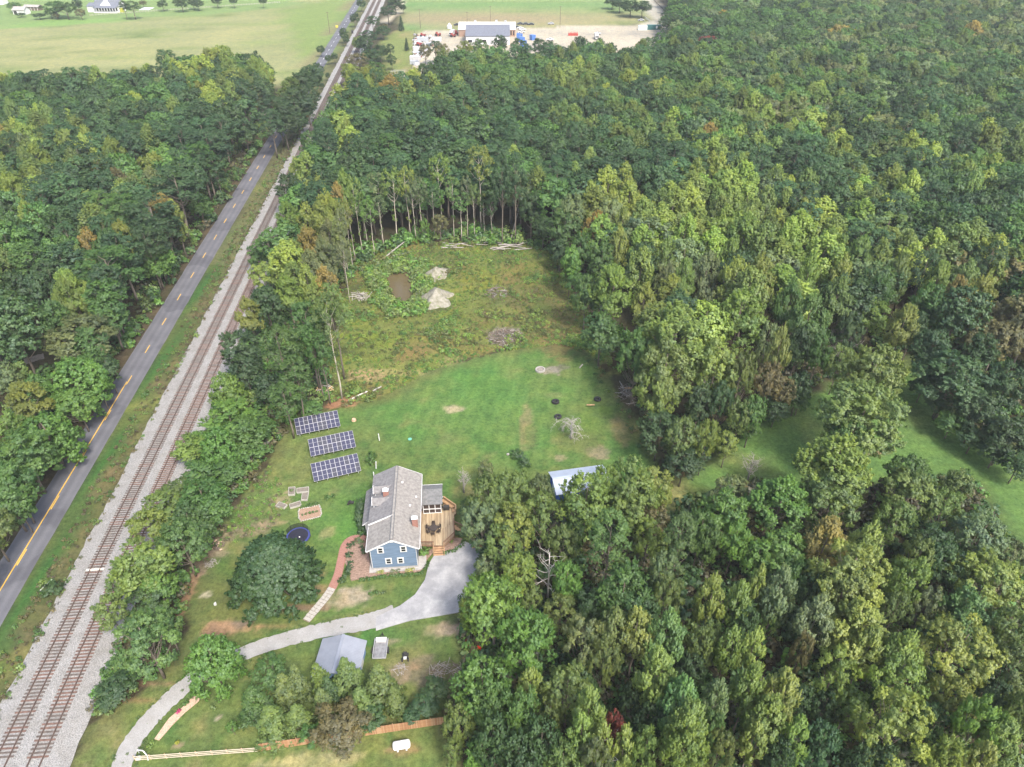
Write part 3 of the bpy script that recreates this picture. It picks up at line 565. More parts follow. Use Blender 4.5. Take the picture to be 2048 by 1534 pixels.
TS('wood along the mown strip', '''1672 925 138 p Y 18;1668 985 118 f O 14;1726 830 165 o O 19;1745 750 120 o O 20;1700 880 90 f G 14;1820 983 108 f O 13;1915 968 56 o O 9;1818 945 80 o G 13;1563 996 112 p B 14;1461 985 84 f T 9;1452 1026 92 o B 13;1416 1080 54 o G 12;1471 1080 62 o B 12;1510 1041 40 f C 7;
1563 1103 100 o B 11;1517 1113 64 o B 10;1652 1077 80 p R 14;1732 1087 66 p Y 14;1700 1149 145 f Y 16;1705 1190 100 p Y 15;1814 1156 76 o Z 14;1837 1113 68 f O 12;1965 1065 108 f S 11;1915 1041 26 f Y 6;1889 1122 80 o D 11;1977 1152 130 f A 12;1788 1035 72 f O 12;1889 1012 70 f O 11;1866 1087 80 o D 10;2030 1110 60 f T 9;
1476 1201 48 p Z 15;1514 1173 38 p Y 16;1558 1182 70 p S 17;1545 1225 52 f O 12;1631 1236 76 p S 16;1716 1252 108 p Y 15;1735 1296 62 p Y 14;1792 1217 64 f O 11;1856 1204 60 f S 10;1932 1220 92 o M 12;1919 1296 148 f A 14;1802 1306 74 p Z 15;1796 1353 110 f Z 13;1669 1344 86 f Z 13;1457 1293 46 p Z 15;1504 1299 56 p Y 15;1419 1277 56 f O 13;1603 1302 40 f C 13;
1498 1375 64 p Z 16;1564 1385 76 p Y 16;1533 1435 80 p Z 15;1590 1473 58 p Z 14;1428 1404 58 p S 16;1419 1464 60 o M 14;1438 1496 64 f O 13;1640 1489 76 o P 12;1786 1448 144 f A 15;1700 1410 72 f O 10;1957 1448 84 f Z 15;2001 1480 72 p Z 14;1887 1515 66 o Y 13;1985 1385 62 o D 9;2027 1337 90 f O 12;2020 1252 84 f O 12;1906 1397 82 f Y 12;1859 1442 64 o D 10;1558 1511 54 o D 11;1507 1480 46 p Y 13;1764 1524 62 o D 11;1716 1524 52 o D 11;1600 1400 50 o D 9;1650 1410 60 f D 9;1380 1340 60 o D 10;2040 1420 60 o O 12;1590 1150 60 o G 11;1620 1180 50 o D 11;1490 1240 60 o D 11;1760 1400 50 f G 10;1960 1520 60 p Y 13''')
TS('wood edge right of the clearing', '''1350 672 140 p O 24;1330 740 110 f O 21;1432 724 92 f Y 19;1313 777 82 f Y 17;1275 700 80 f G 18;1366 870 76 f O 12;1319 855 82 o D 11;1413 871 50 f Y 13;1366 925 72 o D 8;1203 662 80 o M 13;1225 574 84 p Z 19;1172 580 62 o G 15;1141 524 40 o B 14;1203 520 52 o G 15;1285 527 64 o D 18;1238 489 40 p A 18;1288 605 50 p A 17;1369 558 46 p Z 19;
1331 514 46 p O 19;1331 561 42 f T 18;1479 630 106 o Z 20;1407 615 52 f S 17;1357 605 46 p O 18;1469 561 76 p Y 20;1413 543 62 p S 19;1519 558 70 p Y 20;1460 517 52 p Z 19;1557 699 46 p Y 19;1535 680 44 f S 15;1535 755 62 f C 13;1507 824 52 o G 12;1454 887 46 f Y 8;1482 746 58 f O 17;1444 793 54 f D 13;1582 600 52 p O 19;1480 830 50 o O 11;1400 800 56 o D 12;
1617 636 76 p G 20;1578 606 52 p G 19;1671 600 70 p O 19;1617 546 46 p Z 19;1743 624 68 o Z 14;1809 648 60 p Y 17;1659 501 62 o Z 19;1716 513 56 p O 19;1758 519 52 p Y 19;1794 549 52 p O 19;1758 585 46 o G 17;1851 534 52 i P 20;1683 549 42 p A 18;1875 564 50 p Y 19;1908 594 60 p R 18;1959 591 70 p A 17;1857 609 72 o G 16;1983 519 58 i D 20;1989 552 38 p Y 17;2016 630 84 f C 14;2004 672 82 f C 13;1956 666 58 f C 12;1908 750 138 o D 15;1863 696 72 o D 14;2016 765 84 o D 14;2018 864 84 o D 11;1830 655 44 o D 14;1566 780 52 f C 10;1599 774 48 o D 10;1960 700 60 o D 13;1640 700 50 o G 14;1600 690 50 o D 14;1960 820 70 o D 11;1700 660 50 o D 14;1850 765 52 o D 7;1880 800 54 o D 6;1905 842 56 o G 6;1950 872 60 o D 6;1995 900 60 o D 6;2040 925 60 o D 7;1400 908 46 o D 6;1448 882 46 o D 6;1500 852 46 o G 6;1552 820 46 o D 6;1600 796 44 o G 6;1785 735 44 o D 6;1680 720 50 f O 12;
1192 456 56 p R 17;1142 423 62 f T 18;1130 453 66 o G 15;1105 392 76 o M 19;1115 349 72 i P 21;1180 395 40 p Y 18;1225 410 46 p A 17;1255 385 50 p Y 18;1160 500 50 o G 15;1120 500 40 o D 9;1245 450 46 p Y 18''')
TS('trees between the railway and the clearing', '''619 292 42 o G 17;648 262 46 i P 19;695 265 28 p Y 19;728 297 60 i P 20;777 294 62 i G 20;658 300 60 i P 19;693 337 46 i D 19;643 351 56 i P 18;596 339 36 p Y 15;579 374 56 o D 13;619 394 34 p A 17;641 386 32 p A 18;690 379 38 p Z 21;678 401 40 p R 19;653 423 66 p A 19;577 433 56 p Z 15;614 438 42 p A 16;668 433 50 p A 18;619 485 52 p R 15;660 473 52 p T 17;587 508 52 p Y 14;
648 513 56 p T 17;517 508 46 o G 8;547 495 40 f O 9;527 545 56 f Y 11;574 582 56 p Z 14;614 560 42 p Y 15;653 570 46 p R 17;530 600 56 o D 11;622 530 46 p T 15;590 550 46 p O 13;636 590 50 p Y 14;680 480 36 p T 18;
613 645 74 i G 21;557 690 76 i G 19;480 693 80 o D 13;498 626 56 p A 13;535 611 62 o D 14;664 612 62 i O 23;453 782 70 d Z 9;458 837 104 o B 9;402 881 62 o B 5;513 848 62 o G 6;568 793 62 i G 13;535 771 52 o D 9;491 737 62 o D 10;624 815 42 o G 4;590 745 60 i G 16;640 700 44 i G 17;
439 896 76 d B 9;380 894 64 o Z 6;489 861 76 o G 9;498 898 60 o G 5;458 938 62 o G 5;400 943 62 o G 6;404 990 82 o G 9;357 983 72 o O 7;327 1013 80 o O 8;381 1049 92 d G 8;299 1049 80 f Y 9;282 1131 112 o Z 12;315 1170 72 o B 9;247 1170 62 f O 9;364 1082 100 f G 11;304 1192 80 o D 8;216 1219 62 f O 7;290 1279 128 f M 12;331 1246 64 f M 9;233 1370 72 o D 4;215 1400 40 o D 3;430 1020 60 o G 6''')
TS('wood left of the road', '''162 669 130 f T 13;156 765 110 d B 12;188 804 76 f B 10;80 770 42 o B 9;51 795 76 p A 12;238 755 46 o B 11;264 687 62 o G 13;231 619 62 o G 15;137 590 60 p Y 16;182 596 36 p Y 15;110 635 46 o G 15;293 590 76 i G 17;274 737 46 o D 9;8 755 56 o S 11;43 745 36 o Z 9;186 726 60 o G 10;141 877 110 d B 11;59 905 112 o G 13;23 965 80 o G 13;94 988 92 o G 12;131 1011 56 o G 9;23 1047 90 f O 12;35 1093 100 f O 12;14 856 62 o Z 12;0 1150 40 f O 10;
390 366 96 i P 20;324 426 100 i P 20;270 534 110 i G 20;210 564 72 i P 19;60 522 80 i G 19;120 444 62 i D 19;162 432 56 i P 19;246 417 66 i G 19;210 462 62 i P 19;351 432 36 p A 17;180 492 42 p R 17;246 480 56 p A 18;141 576 62 p Y 17;135 294 52 o Z 20;75 321 56 p Y 19;27 381 60 p Y 18;75 366 42 p Y 18;60 438 46 p Y 18;204 345 46 p Y 18;231 309 52 p A 19;315 336 46 p A 18;240 369 52 p C 18;270 378 42 p O 18;306 366 40 p T 18;21 294 52 i D 20;48 300 46 o S 19;12 339 32 p Y 18;
96 270 46 p O 19;177 282 36 p Y 19;261 276 70 i P 20;360 279 70 i P 20;450 285 92 i P 20;399 312 62 i G 19;480 324 62 i P 17;456 408 42 o G 10;360 516 56 o B 10;330 528 52 o B 10;135 510 46 p G 18;165 528 40 p O 17;105 408 42 p S 18;6 444 34 p G 18;30 468 42 o G 18;135 474 46 i P 18;15 530 42 p O 17;45 585 70 o D 17;81 585 62 o D 16;18 624 42 o B 12;300 624 62 i G 13;420 450 60 i P 15;370 480 60 i P 15;200 410 60 i G 19;300 480 60 i D 18;100 550 60 i D 17;525 345 38 i D 12;572 258 50 o D 13''')
TS('trees over the far road', '''588 205 74 o D 19;606 168 60 o D 18;566 235 56 o D 17;622 150 46 o D 15;580 180 60 p O 18;612 195 50 o D 16;553 215 60 i P 19;596 240 36 o D 12;634 140 26 o D 11;540 240 50 i P 18''')
TS('garden and fence line', '''425 1322 104 d B 9;543 1128 172 m D 10;537 1341 72 f G 6;511 1408 76 c G 7;596 1367 54 c O 8;641 1363 54 c Z 8;696 1356 70 c O 8.5;760 1367 76 c O 8;678 1447 112 f C 7;544 1441 80 c O 6;596 1437 60 c O 6;722 1408 62 c O 7;648 1408 54 c O 7;570 1380 60 c O 7;790 1400 50 c O 6;870 1378 52 o D 4;849 1408 54 o P 3.5;822 1430 34 o P 2.5;463 1452 22 f B 3;740 1430 60 f D 4;620 1470 50 f G 4;660 1385 50 c D 7''')
# trees surveyed by the foot of the trunk: far edge of the clearing and beside the pond
def TB(bx, by, h, wpx, kind, tint, zone, label=None):
    h *= 1.07; p = G(bx, by); r = wpx / 2 * mpp(Vector((p.x, p.y, h * .75))); return place_tree(kind, tint, p.x, p.y, h, r, label, zone=zone)
for q in ((963, 459, 24, 56, 't', 'Y'), (1005, 490, 25, 44, 'i', 'P'), (1031, 487, 25, 44, 'i', 'P'), (795, 484, 21, 44, 't', 'Z'), (822, 476, 20, 40, 't', 'Y'), (834, 481, 17, 34, 't', 'S'), (846, 477, 18, 36, 't', 'S'), (886, 455, 21, 46, 't', 'Z'), (908, 478, 18, 30, 't', 'O'),
          (923, 481, 14, 40, 't', 'M'), (936, 477, 18, 26, 't', 'S'), (951, 481, 16, 26, 't', 'O'), (738, 507, 17, 38, 't', 'B'), (748, 515, 16, 34, 't', 'B'), (726, 512, 22, 30, 't', 'Y'), (712, 522, 20, 28, 't', 'Z'), (707, 540, 19, 28, 't', 'A'), (698, 552, 18, 28, 't', 'T'), (693, 572, 17, 26, 't', 'A'), (700, 605, 16, 26, 't', 'T'), (768, 497, 15, 30, 't', 'S'), (764, 480, 19, 40, 't', 'S'),
          (882, 484, 8, 34, 'f', 'C'), (852, 486, 7, 20, 'f', 'B'), (985, 482, 12, 26, 't', 'D'), (970, 476, 11, 26, 't', 'D'), (870, 474, 15, 30, 't', 'D'), (1062, 482, 14, 50, 'o', 'D'), (1085, 496, 9, 44, 'o', 'D'), (1120, 545, 7, 34, 'f', 'D'), (1150, 605, 8, 40, 'f', 'G'), (648, 800, 17, 44, 'i', 'G')):
    TB(q[0], q[1], q[2], q[3], {'t': 'tall', 'i': 'pine', 'f': 'fine', 'o': 'oak'}[q[4]], q[5], 'edge of the clearing')
TB(684, 798, 22.5, 64, 'tall', 'O', 'edge of the clearing', 'tall bare-trunked pine standing alone on the orange needle patch')
# far single trees: road side, farmyard, lots
TS('far road and railway side', '''641 98 16 o D 6;656 116 12 o D 5;668 112 14 o D 6;687 65 18 o D 9;692 78 14 o D 6;709 34 20 o D 9;722 5 18 o D 9;655 150 9 o D 4;644 170 9 o D 3;735 70 38 i P 11;728 85 34 o D 11;716 83 26 o A 9;745 40 30 i P 11;775 20 34 i P 12;790 5 34 o D 11;765 60 30 o D 8;802 46 12 c D 9;813 88 10 c D 7;780 96 18 i D 10;783 118 18 o D 8;768 50 14 o C 4;806 14 12 o D 6;795 8 14 o D 6;
740 110 40 o D 10;752 135 36 o G 10;715 120 46 f C 12;700 140 40 o A 11;735 145 40 o A 11;770 155 44 o A 11;790 160 44 o A 11;760 100 34 o D 9;870 92 34 i D 12;850 100 24 f C 11;885 100 30 f C 11;1000 85 30 o D 13;1040 92 34 o D 13;1100 95 34 i P 14;1080 90 30 o D 12;1112 112 14 f X 8;1143 105 28 i P 16;1200 90 26 o D 12;1160 85 24 o D 11;930 95 30 o A 12;960 92 30 o G 12;''')
TS('farmhouse yard', '''27 10 26 f G 7;108 12 46 f G 11;130 14 40 f G 11;153 6 18 o D 12;160 24 20 f C 7;246 10 18 i D 12;264 10 30 i D 12;285 5 14 o C 5;324 6 20 o D 8;362 5 30 o D 9;385 3 20 o D 8;395 5 22 o D 8;433 0 20 o D 8;466 0 16 o D 8;525 0 16 o D 8;41 28 18 o D 3;78 30 24 o D 4;100 24 20 f G 6;112 30 14 f C 4''')
TS('east field edge', '''1240 5 36 o D 10;1262 10 40 o D 11;1285 12 36 o D 11;1225 0 30 o D 9;1345 45 50 o D 16;1375 20 60 o D 17;1390 60 60 o D 17;1355 75 40 o G 15;1320 78 30 o G 12''')
LEADER = {}; LOOSE = []
_broad = sorted([q for q in QUEUE if q[1] in ('oak', 'fine', 'plume')], key=lambda q: -(q[0] + (1000 if q[8] in ('far road and railway side', 'farmhouse yard', 'east field edge', 'trees over the far road', 'garden and fence line') and q[0] > 13 else 0)))
for q in QUEUE:
    if q[1] not in ('oak', 'fine', 'plume'): place_tree(q[1], q[2], q[3], q[4], q[5], q[6], q[7], zone=q[8])
for q in _broad[:298]: place_tree(q[1], q[2], q[3], q[4], q[5], q[6], q[7], zone=q[8])
LOOSE = _broad[298:]
# ------------------------------------------------------------------ masses: the farther wood, weeds, undergrowth
def gn_mass(name, pts, protos, label=None):
    """one object: prototypes set at surveyed points (x, y, z, rot, sx, sz, index, tint)"""
    col = bpy.data.collections.new(name + '_kinds')
    for i, me in enumerate(protos):
        o = bpy.data.objects.new('kind%02d' % i, me); col.objects.link(o)
    a = np.array([p[:7] for p in pts], float); n = len(a); me = bpy.data.meshes.new(name)
    me.vertices.add(n); me.vertices.foreach_set('co', a[:, :3].astype(np.float32).ravel())
    for an, typ, dat in (('rot', 'FLOAT_VECTOR', np.stack([a[:, 3] * 0, a[:, 3] * 0, a[:, 3]], 1)), ('scl', 'FLOAT_VECTOR', np.stack([a[:, 4], a[:, 4], a[:, 5]], 1))):
        at = me.attributes.new(an, typ, 'POINT'); at.data.foreach_set('vector', dat.astype(np.float32).ravel())
    at = me.attributes.new('pick', 'INT', 'POINT'); at.data.foreach_set('value', a[:, 6].astype(np.int32))
    at = me.attributes.new('tint', 'FLOAT_COLOR', 'POINT'); at.data.foreach_set('color', np.array([(*p[7], 1) for p in pts], np.float32).ravel())
    o = stuff(link(name, me)); ng = bpy.data.node_groups.new(name, 'GeometryNodeTree')
    ng.interface.new_socket('Geometry', in_out='INPUT', socket_type='NodeSocketGeometry'); ng.interface.new_socket('Geometry', in_out='OUTPUT', socket_type='NodeSocketGeometry')
    gi = ng.nodes.new('NodeGroupInput'); go = ng.nodes.new('NodeGroupOutput'); ci = ng.nodes.new('GeometryNodeCollectionInfo'); ip = ng.nodes.new('GeometryNodeInstanceOnPoints')
    ci.inputs[0].default_value = col; ci.inputs['Separate Children'].default_value = True; ci.inputs['Reset Children'].default_value = True
    def attr(nm, typ):
        x = ng.nodes.new('GeometryNodeInputNamedAttribute'); x.data_type = typ; x.inputs[0].default_value = nm; return x.outputs[0]
    L = ng.links.new; L(gi.outputs[0], ip.inputs['Points']); L(ci.outputs[0], ip.inputs['Instance']); ip.inputs['Pick Instance'].default_value = True
    L(attr('pick', 'INT'), ip.inputs['Instance Index']); L(attr('rot', 'FLOAT_VECTOR'), ip.inputs['Rotation']); L(attr('scl', 'FLOAT_VECTOR'), ip.inputs['Scale']); L(ip.outputs[0], go.inputs[0])
    md = o.modifiers.new('scatter', 'NODES'); md.node_group = ng
    if label: o['label'] = label
    return o
def whole(key):
    pr = PROTO[key]; bm = bmesh.new(); bm.from_mesh(pr['crown']); n = len(bm.faces)
    if pr['trunk']:
        bm.from_mesh(pr['trunk']); bm.faces.ensure_lookup_table()
        for f in bm.faces[n:]: f.material_index = 1
    me = bpy.data.meshes.new('tree'); bm.to_mesh(me); bm.free(); me.materials.append(M['leaf_far']); me.materials.append(M['bark']); return me
FARK = []; FI = {}
for kk, nn in (('oak', 3), ('fine', 2), ('plume', 3), ('pine', 3)):
    FI[kk] = []
    for i in range(nn): proto(('far' + kk, i), 900 + 31 * len(FARK), kk, *DIM[kk], near=False); FI[kk].append(len(FARK)); FARK.append(('far' + kk, i))
far_meshes = [whole(k) for k in FARK]
ANCH = [(650,250,'PPPDGPY'),(735,150,'AYADZA'),(800,250,'PPPPDDG'),(950,230,'PPDDDPGO'),(1100,220,'PDDGOP'),(1000,300,'DDPGP'),(880,300,'PPDDG'),(1250,230,'DPGOOGD'),(1150,150,'DGOOGYD'),(950,130,'DGGOMD'),(1200,110,'DGPOD'),(1350,200,'OOGDPYO'),(1450,300,'DGPOYD'),(1600,250,'OOTGDYS'),(1500,150,'GGODST'),(1700,100,'DGGSDT'),(1900,80,'DGSOTDD'),(1950,200,'DDGSPO'),(1850,300,'ODPGYO'),(1400,400,'YOOZYSD'),(1600,420,'YZOYOPYZ'),(1750,450,'OPYGDPOY'),(1480,380,'YZYOZPYD'),(1550,480,'YZOYZS'),(1380,330,'YOZDPO'),(1950,420,'DPGDO'),(1300,330,'PDDGP'),(1650,350,'PDPOY'),(1450,50,'DGDGS'),(1250,420,'YADOZY'),(1350,480,'YOZSY'),
        (100,200,'DDDGPO'),(300,200,'DPDGDO'),(450,180,'OAYDGO'),(560,180,'DDPG'),(500,140,'YADOG'),(200,260,'DDPGO'),(400,250,'PPDG'),(50,300,'DOYY'),(300,450,'PPDGP'),(100,450,'YGDPO'),(100,650,'DDG'),(2040,600,'DCOD'),(1800,600,'GYODP')]
AW = np.array([G(a, b, 14)[:2] for a, b, _ in ANCH])
WOOD_E = [G(*q)[:2] for q in ((690,150,12),(770,178,12),(815,170,12),(832,140,14),(900,112,14),(1000,106,14),(1060,112,14),(1180,96,14),(1260,96,14),(1345,92,14),(1352,55,14),(1335,10,14),(1345,-40,14),(2500,-40,14),(2700,500,0),(2400,1000,0),(2100,900,0),(1960,845,0),(1890,770,0),(1830,690,0),(1740,715,0),(1620,765,0),(1480,845,0),(1400,910,0),(1345,955,0),(1310,880,0),(1275,800,0),(1250,740,0),(1200,640,0),(1160,570,0),(1130,500,0),(1050,470,0),(970,455,0),(830,468,0),(750,490,0),(705,520,0),(685,560,0),(660,650,0),(640,720,0))] + [(RAILX(y) + 11.5, y) for y in (150, 200, 260, 330, 400)]
WOOD_W = [G(*q)[:2] for q in ((-400,190,12),(0,172,12),(120,158,12),(220,158,12),(320,150,12),(350,122,12),(450,116,12),(560,132,12),(600,152,12))] + [(RAILX(y) - 19.8, y) for y in (395, 330, 260, 200, 150, 120)] + [G(*q)[:2] for q in ((100,800,0),(-300,820,0))]
TX = np.array([(t['x'], t['y'], t['R']) for t in TREES] + [(q[3], q[4], q[6]) for q in LOOSE])
KINDOF = {'P': 'pine', 'D': 'oak', 'G': 'oak', 'M': 'oak', 'B': 'oak', 'Y': 'plume', 'Z': 'plume', 'A': 'plume', 'O': 'plume', 'S': 'fine', 'T': 'fine', 'C': 'fine', 'R': 'plume', 'X': 'fine'}
def scatter_wood(poly, x0, x1, y0, y1, base=6.9):
    out = []; y = y0; rg = random.Random(5)
    while y < y1:
        x = x0; stp = base * (1 + .35 * min(1, max(0, (y - 250) / 300)))
        while x < x1:
            out.append((x + rg.uniform(-.42, .42) * stp, y + rg.uniform(-.42, .42) * stp)); x += stp
        y += stp * .9
    A = np.array(out); A = A[sdist(A[:, 0], A[:, 1], [tuple(p) for p in poly]) > 1.5]
    # only what the frame can show, with a margin
    d = A[:, 1] * math.cos(_p) + CAM_H * math.sin(_p); A = A[np.abs(A[:, 0]) < d * .80 + 20]
    keep = []
    for k in range(0, len(A), 2000):
        B = A[k:k + 2000]; dd = np.hypot(B[:, None, 0] - TX[None, :, 0], B[:, None, 1] - TX[None, :, 1]); keep.append(B[(dd > TX[None, :, 2] * .85 + 1.6).all(1)])
    A = np.concatenate(keep); res = []
    big = fbm(A[:, 0], A[:, 1], 30, 3, 3.)
    for (x, y), bgv in zip(A, big):
        d2 = (AW[:, 0] - x) ** 2 + (AW[:, 1] - y) ** 2 + 120; wgt = d2 ** -2; wgt /= wgt.sum(); s = ANCH[int(np.searchsorted(np.cumsum(wgt), rg.random()))][2] if True else ''
        tn = s[int(min(.999, max(0, (bgv - .3) * 2.5 * .4 + rg.random() * .6)) * len(s))] if rg.random() < .5 else rg.choice(s)
        if rg.random() < .0015: tn = 'X'
        if rg.random() < .004: tn = 'R'
        kd = KINDOF[tn]
        if kd == 'plume' and rg.random() < .12: kd = rg.choice(('oak', 'fine'))
        if kd == 'oak' and rg.random() < .2: kd = 'fine'
        i = rg.choice(FI[kd]); pr = PROTO[FARK[i]]; Rw = {'oak': 5.7, 'fine': 5.5, 'plume': 4.1, 'pine': 4.5}[kd] * rg.uniform(.75, 1.25) * (1 + .2 * min(1, max(0, (y - 250) / 300))); H = {'oak': 17, 'fine': 16.5, 'plume': 18.5, 'pine': 19}[kd] * rg.uniform(.86, 1.12)
        j = rg.uniform(.72, 1.38); g = rg.uniform(.93, 1.07); c = TINT[tn]
        j *= 1.12; res.append((x, y, 0, rg.uniform(0, 6.28), Rw / pr['R'], H / pr['H'], i, (c[0] * j * g, c[1] * j, c[2] * j / g)))
    return res
pe = scatter_wood(WOOD_E, -110, 620, 128, 800); pw_ = scatter_wood(WOOD_W, -420, -60, 118, 560)
for q in LOOSE:
    i = random.choice(FI[q[1]]); pr = PROTO[FARK[i]]; j = random.uniform(.88, 1.14); c = TINT[q[2]]
    pe.append((q[3], q[4], 0, random.uniform(0, 6.28), q[6] / pr['R'], q[5] / pr['H'], i, tuple(k * j for k in c)))
gn_mass('distant_woods', pe, far_meshes); gn_mass('roadside_woods', pw_, far_meshes)
# trees at the left edge of the frame and beyond keep the wood closed there
WEEDK = []
for i in range(3): proto(('weed', i), 400 + i, 'weed', 1.2, .8); WEEDK.append(PROTO[('weed', i)]['crown'].copy()); WEEDK[-1].materials.clear(); WEEDK[-1].materials.append(M['leaf_far'])
rg = random.Random(9); weeds = []
def weed_area(poly, n, pick, size, maxd=1e9, den=None):
    xs_ = [p[0] for p in poly]; ys_ = [p[1] for p in poly]
    A = np.array([(rg.uniform(min(xs_), max(xs_)), rg.uniform(min(ys_), max(ys_))) for _ in range(n)]); sd_ = sdist(A[:, 0], A[:, 1], poly); A = A[sd_ > 0]; n1 = fbm(A[:, 0], A[:, 1], 8, 4, 21.)
    pdv = sdist(A[:, 0], A[:, 1], POND)
    for (x, y), nv, pv in zip(A, n1, pdv):
        if pv > .9 or (pv > -.2 and rg.random() < .55): continue
        tn, s = pick(x, y, nv, pv)
        if tn is None: continue
        j = rg.uniform(.75, 1.3); c = TINT.get(tn, tn) if isinstance(tn, str) else tn; s *= rg.uniform(.6, 1.4)
        weeds.append((x, y, gz(x, y) - .05, rg.uniform(0, 6.28), s, s * rg.uniform(.7, 1.2), rg.randrange(3), tuple(k * j * 1.25 for k in c)))
MOUNDS = [(G2(872, 550), 3.2, 2.0), (G2(874, 597), 4.0, 2.4)]
PILES = [(G2(1012, 676), 4.2), (G2(993, 585), 2.6), (G2(720, 594), 2.4)]
def mpick(x, y, nv, pv):
    for (m, r, h) in MOUNDS:
        if (x - m[0]) ** 2 + (y - m[1]) ** 2 < (r * 1.05) ** 2 and rg.random() < .92: return None, 0
    for (m, r) in PILES:
        if (x - m[0]) ** 2 + (y - m[1]) ** 2 < r * r and rg.random() < .85: return None, 0
    if pv > -2.5 - 9 * max(0, nv - .3) and rg.random() < .75: return rg.choice(['Z', 'B', (.12, .17, .05), (.14, .18, .06), 'O']), rg.uniform(.9, 1.5)
    big = fbm(np.array([x]), np.array([y]), 5, 3, 91.)[0]; sz = .55 + 3.2 * max(0, big - .5) ** 1.0; k = rg.random()
    if rg.random() < .30 - .5 * max(0, big - .5): return None, 0
    if nv > .55: return rg.choice([(.13, .11, .05), (.11, .12, .04), (.11, .12, .04), 'O', 'Y', 'Z', (.09, .11, .035)]), rg.choice((.3, .36, .6)) * sz
    if nv < .44: return rg.choice(['Z', (.12, .16, .04), 'Y', 'B', 'G', 'O']), .55 * sz
    return rg.choice(['O', (.10, .12, .035), (.13, .13, .04), 'G', (.12, .14, .045), 'Z']), rg.choice((.3, .36, .8)) * sz
weed_area(MEADOW, 15000, mpick, 1)
RV = [(RAILX(y) - 8.0, y) for y in (30, 140, 330)] + [(RAILX(y) - 3.2, y) for y in (330, 140, 30)]
weed_area([(RAILX(y) - 4.6, y) for y in (30, 90, 160, 260)] + [(RAILX(y) - 2.7, y) for y in (260, 160, 90, 30)], 1500, lambda x, y, nv, pv: (rg.choice([(.05, .05, .03), (.08, .075, .04), (.06, .055, .05)]), .28) if nv > .5 else (None, 0), 1)
weed_area(RV, 8000, lambda x, y, nv, pv: (rg.choice([(.12, .10, .05), (.09, .10, .04), (.14, .12, .06), 'G', 'O', (.10, .08, .05)]), .42) if rg.random() < .96 else (rg.choice(['G', 'O']), .7), 1)
DRV = [(225,1580),(262,1490),(300,1440),(345,1395),(395,1355),(470,1315),(560,1282),(660,1258),(740,1243)]
for a, b in zip(DRV[:-1], DRV[1:]):
    A_, B_ = G(*a), G(*b); dv = (B_ - A_).normalized(); nv_ = Vector((-dv.y, dv.x, 0)); n = int((B_ - A_).length * 4)
    for i in range(n):
        q = A_ + (B_ - A_) * rg.random(); sd_ = rg.choice((-1, 1)); q = q + nv_ * (sd_ * rg.gauss(1.5, .2)) if rg.random() < .93 else q + nv_ * rg.gauss(0, .12)
        s_ = rg.uniform(.12, .3); weeds.append((q.x, q.y, .04, rg.uniform(0, 6.28), s_, s_ * .7, rg.randrange(3), (.095, .15, .045)))
gn_mass('weeds', weeds, WEEDK); weeds = []
def upick(x, y, nv, pv): return rg.choice(['D', 'D', 'G', 'O', (.06, .07, .03), (.09, .08, .045)]), rg.uniform(.9, 2.2)
NEARW = PX([(960,1100),(1010,1030),(1340,1040),(1400,1005),(1480,965),(1640,1005),(1800,965),(1940,965),(2040,1140),(2300,1300),(2300,1700),(940,1640),(925,1500),(900,1440),(940,1330),(925,1240),(962,1180)])
weed_area(NEARW, 2600, upick, 1)
EDGEW = PX([(1330,960),(1400,915),(1480,850),(1620,770),(1740,720),(1830,695),(1890,770),(1960,850),(2150,930),(2150,800),(1900,640),(1700,650),(1500,740),(1330,800),(1250,690),(1150,520),(1130,500),(1150,590),(1195,660),(1245,740),(1275,820),(1310,900)])
weed_area(EDGEW, 2600, upick, 1)
weed_area(PX([(690,560),(705,522),(745,497),(830,472),(960,462),(1060,472),(1115,500),(1110,514),(1050,489),(830,489),(745,512),(715,545)]), 620, lambda x, y, nv, pv: (rg.choice(['D', 'G', 'G', 'O', 'B']), rg.uniform(.8, 2.6)), 1)
RW = [(RAILX(y) + 8.6, y) for y in (50, 90, 140, 200)] + PX([(720,505),(690,560),(660,640),(650,700),(655,800),(590,830),(560,880),(520,940),(465,1010),(420,1060),(380,1150),(365,1250),(330,1330),(240,1410),(200,1440)])
weed_area(RW, 3600, lambda x, y, nv, pv: (rg.choice(['D', 'G', 'G', 'O', 'B', (.10, .09, .05)]), rg.uniform(.7, 1.6)), 1)
weed_area(PX([(470,1010),(540,930),(575,1000),(545,1060),(480,1080),(430,1100)]), 260, lambda x, y, nv, pv: (rg.choice(['B', 'Z', (.14, .12, .08), 'O']), .4), 1)
weed_area(PX([(650,800),(690,812),(860,745),(1060,692),(1040,684),(840,725),(720,770)]), 500, lambda x, y, nv, pv: (rg.choice(['B', 'Z', 'G', (.16, .14, .07)]), .45), 1)
weed_area(PX([(1190,715),(1250,810),(1300,900),(1345,965),(1320,980),(1270,880),(1215,790),(1160,720)]), 260, lambda x, y, nv, pv: (rg.choice(['O', 'D', (.14, .11, .06)]), .5), 1)
LWD = [(RAILX(y) - 17.5, y) for y in (330, 200, 120, 60)] + [(RAILX(60) - 45, 60), (RAILX(330) - 45, 330)]
weed_area([(RAILX(y) - 16.6, y) for y in (380, 260, 180, 130)] + [(RAILX(y) - 19.8, y) for y in (130, 180, 260, 380)], 1100, lambda x, y, nv, pv: (rg.choice(['D', 'G', 'G', 'B', 'O']), rg.uniform(.9, 2.2)) if rg.random() < .25 + nv else (None, 0), 1)
weed_area(LWD, 2200, lambda x, y, nv, pv: (None, 0) if sdist(np.array([x]), np.array([y]), LEFTLAWN)[0] > -2 else upick(x, y, nv, pv), 1)
gn_mass('undergrowth', weeds, WEEDK)
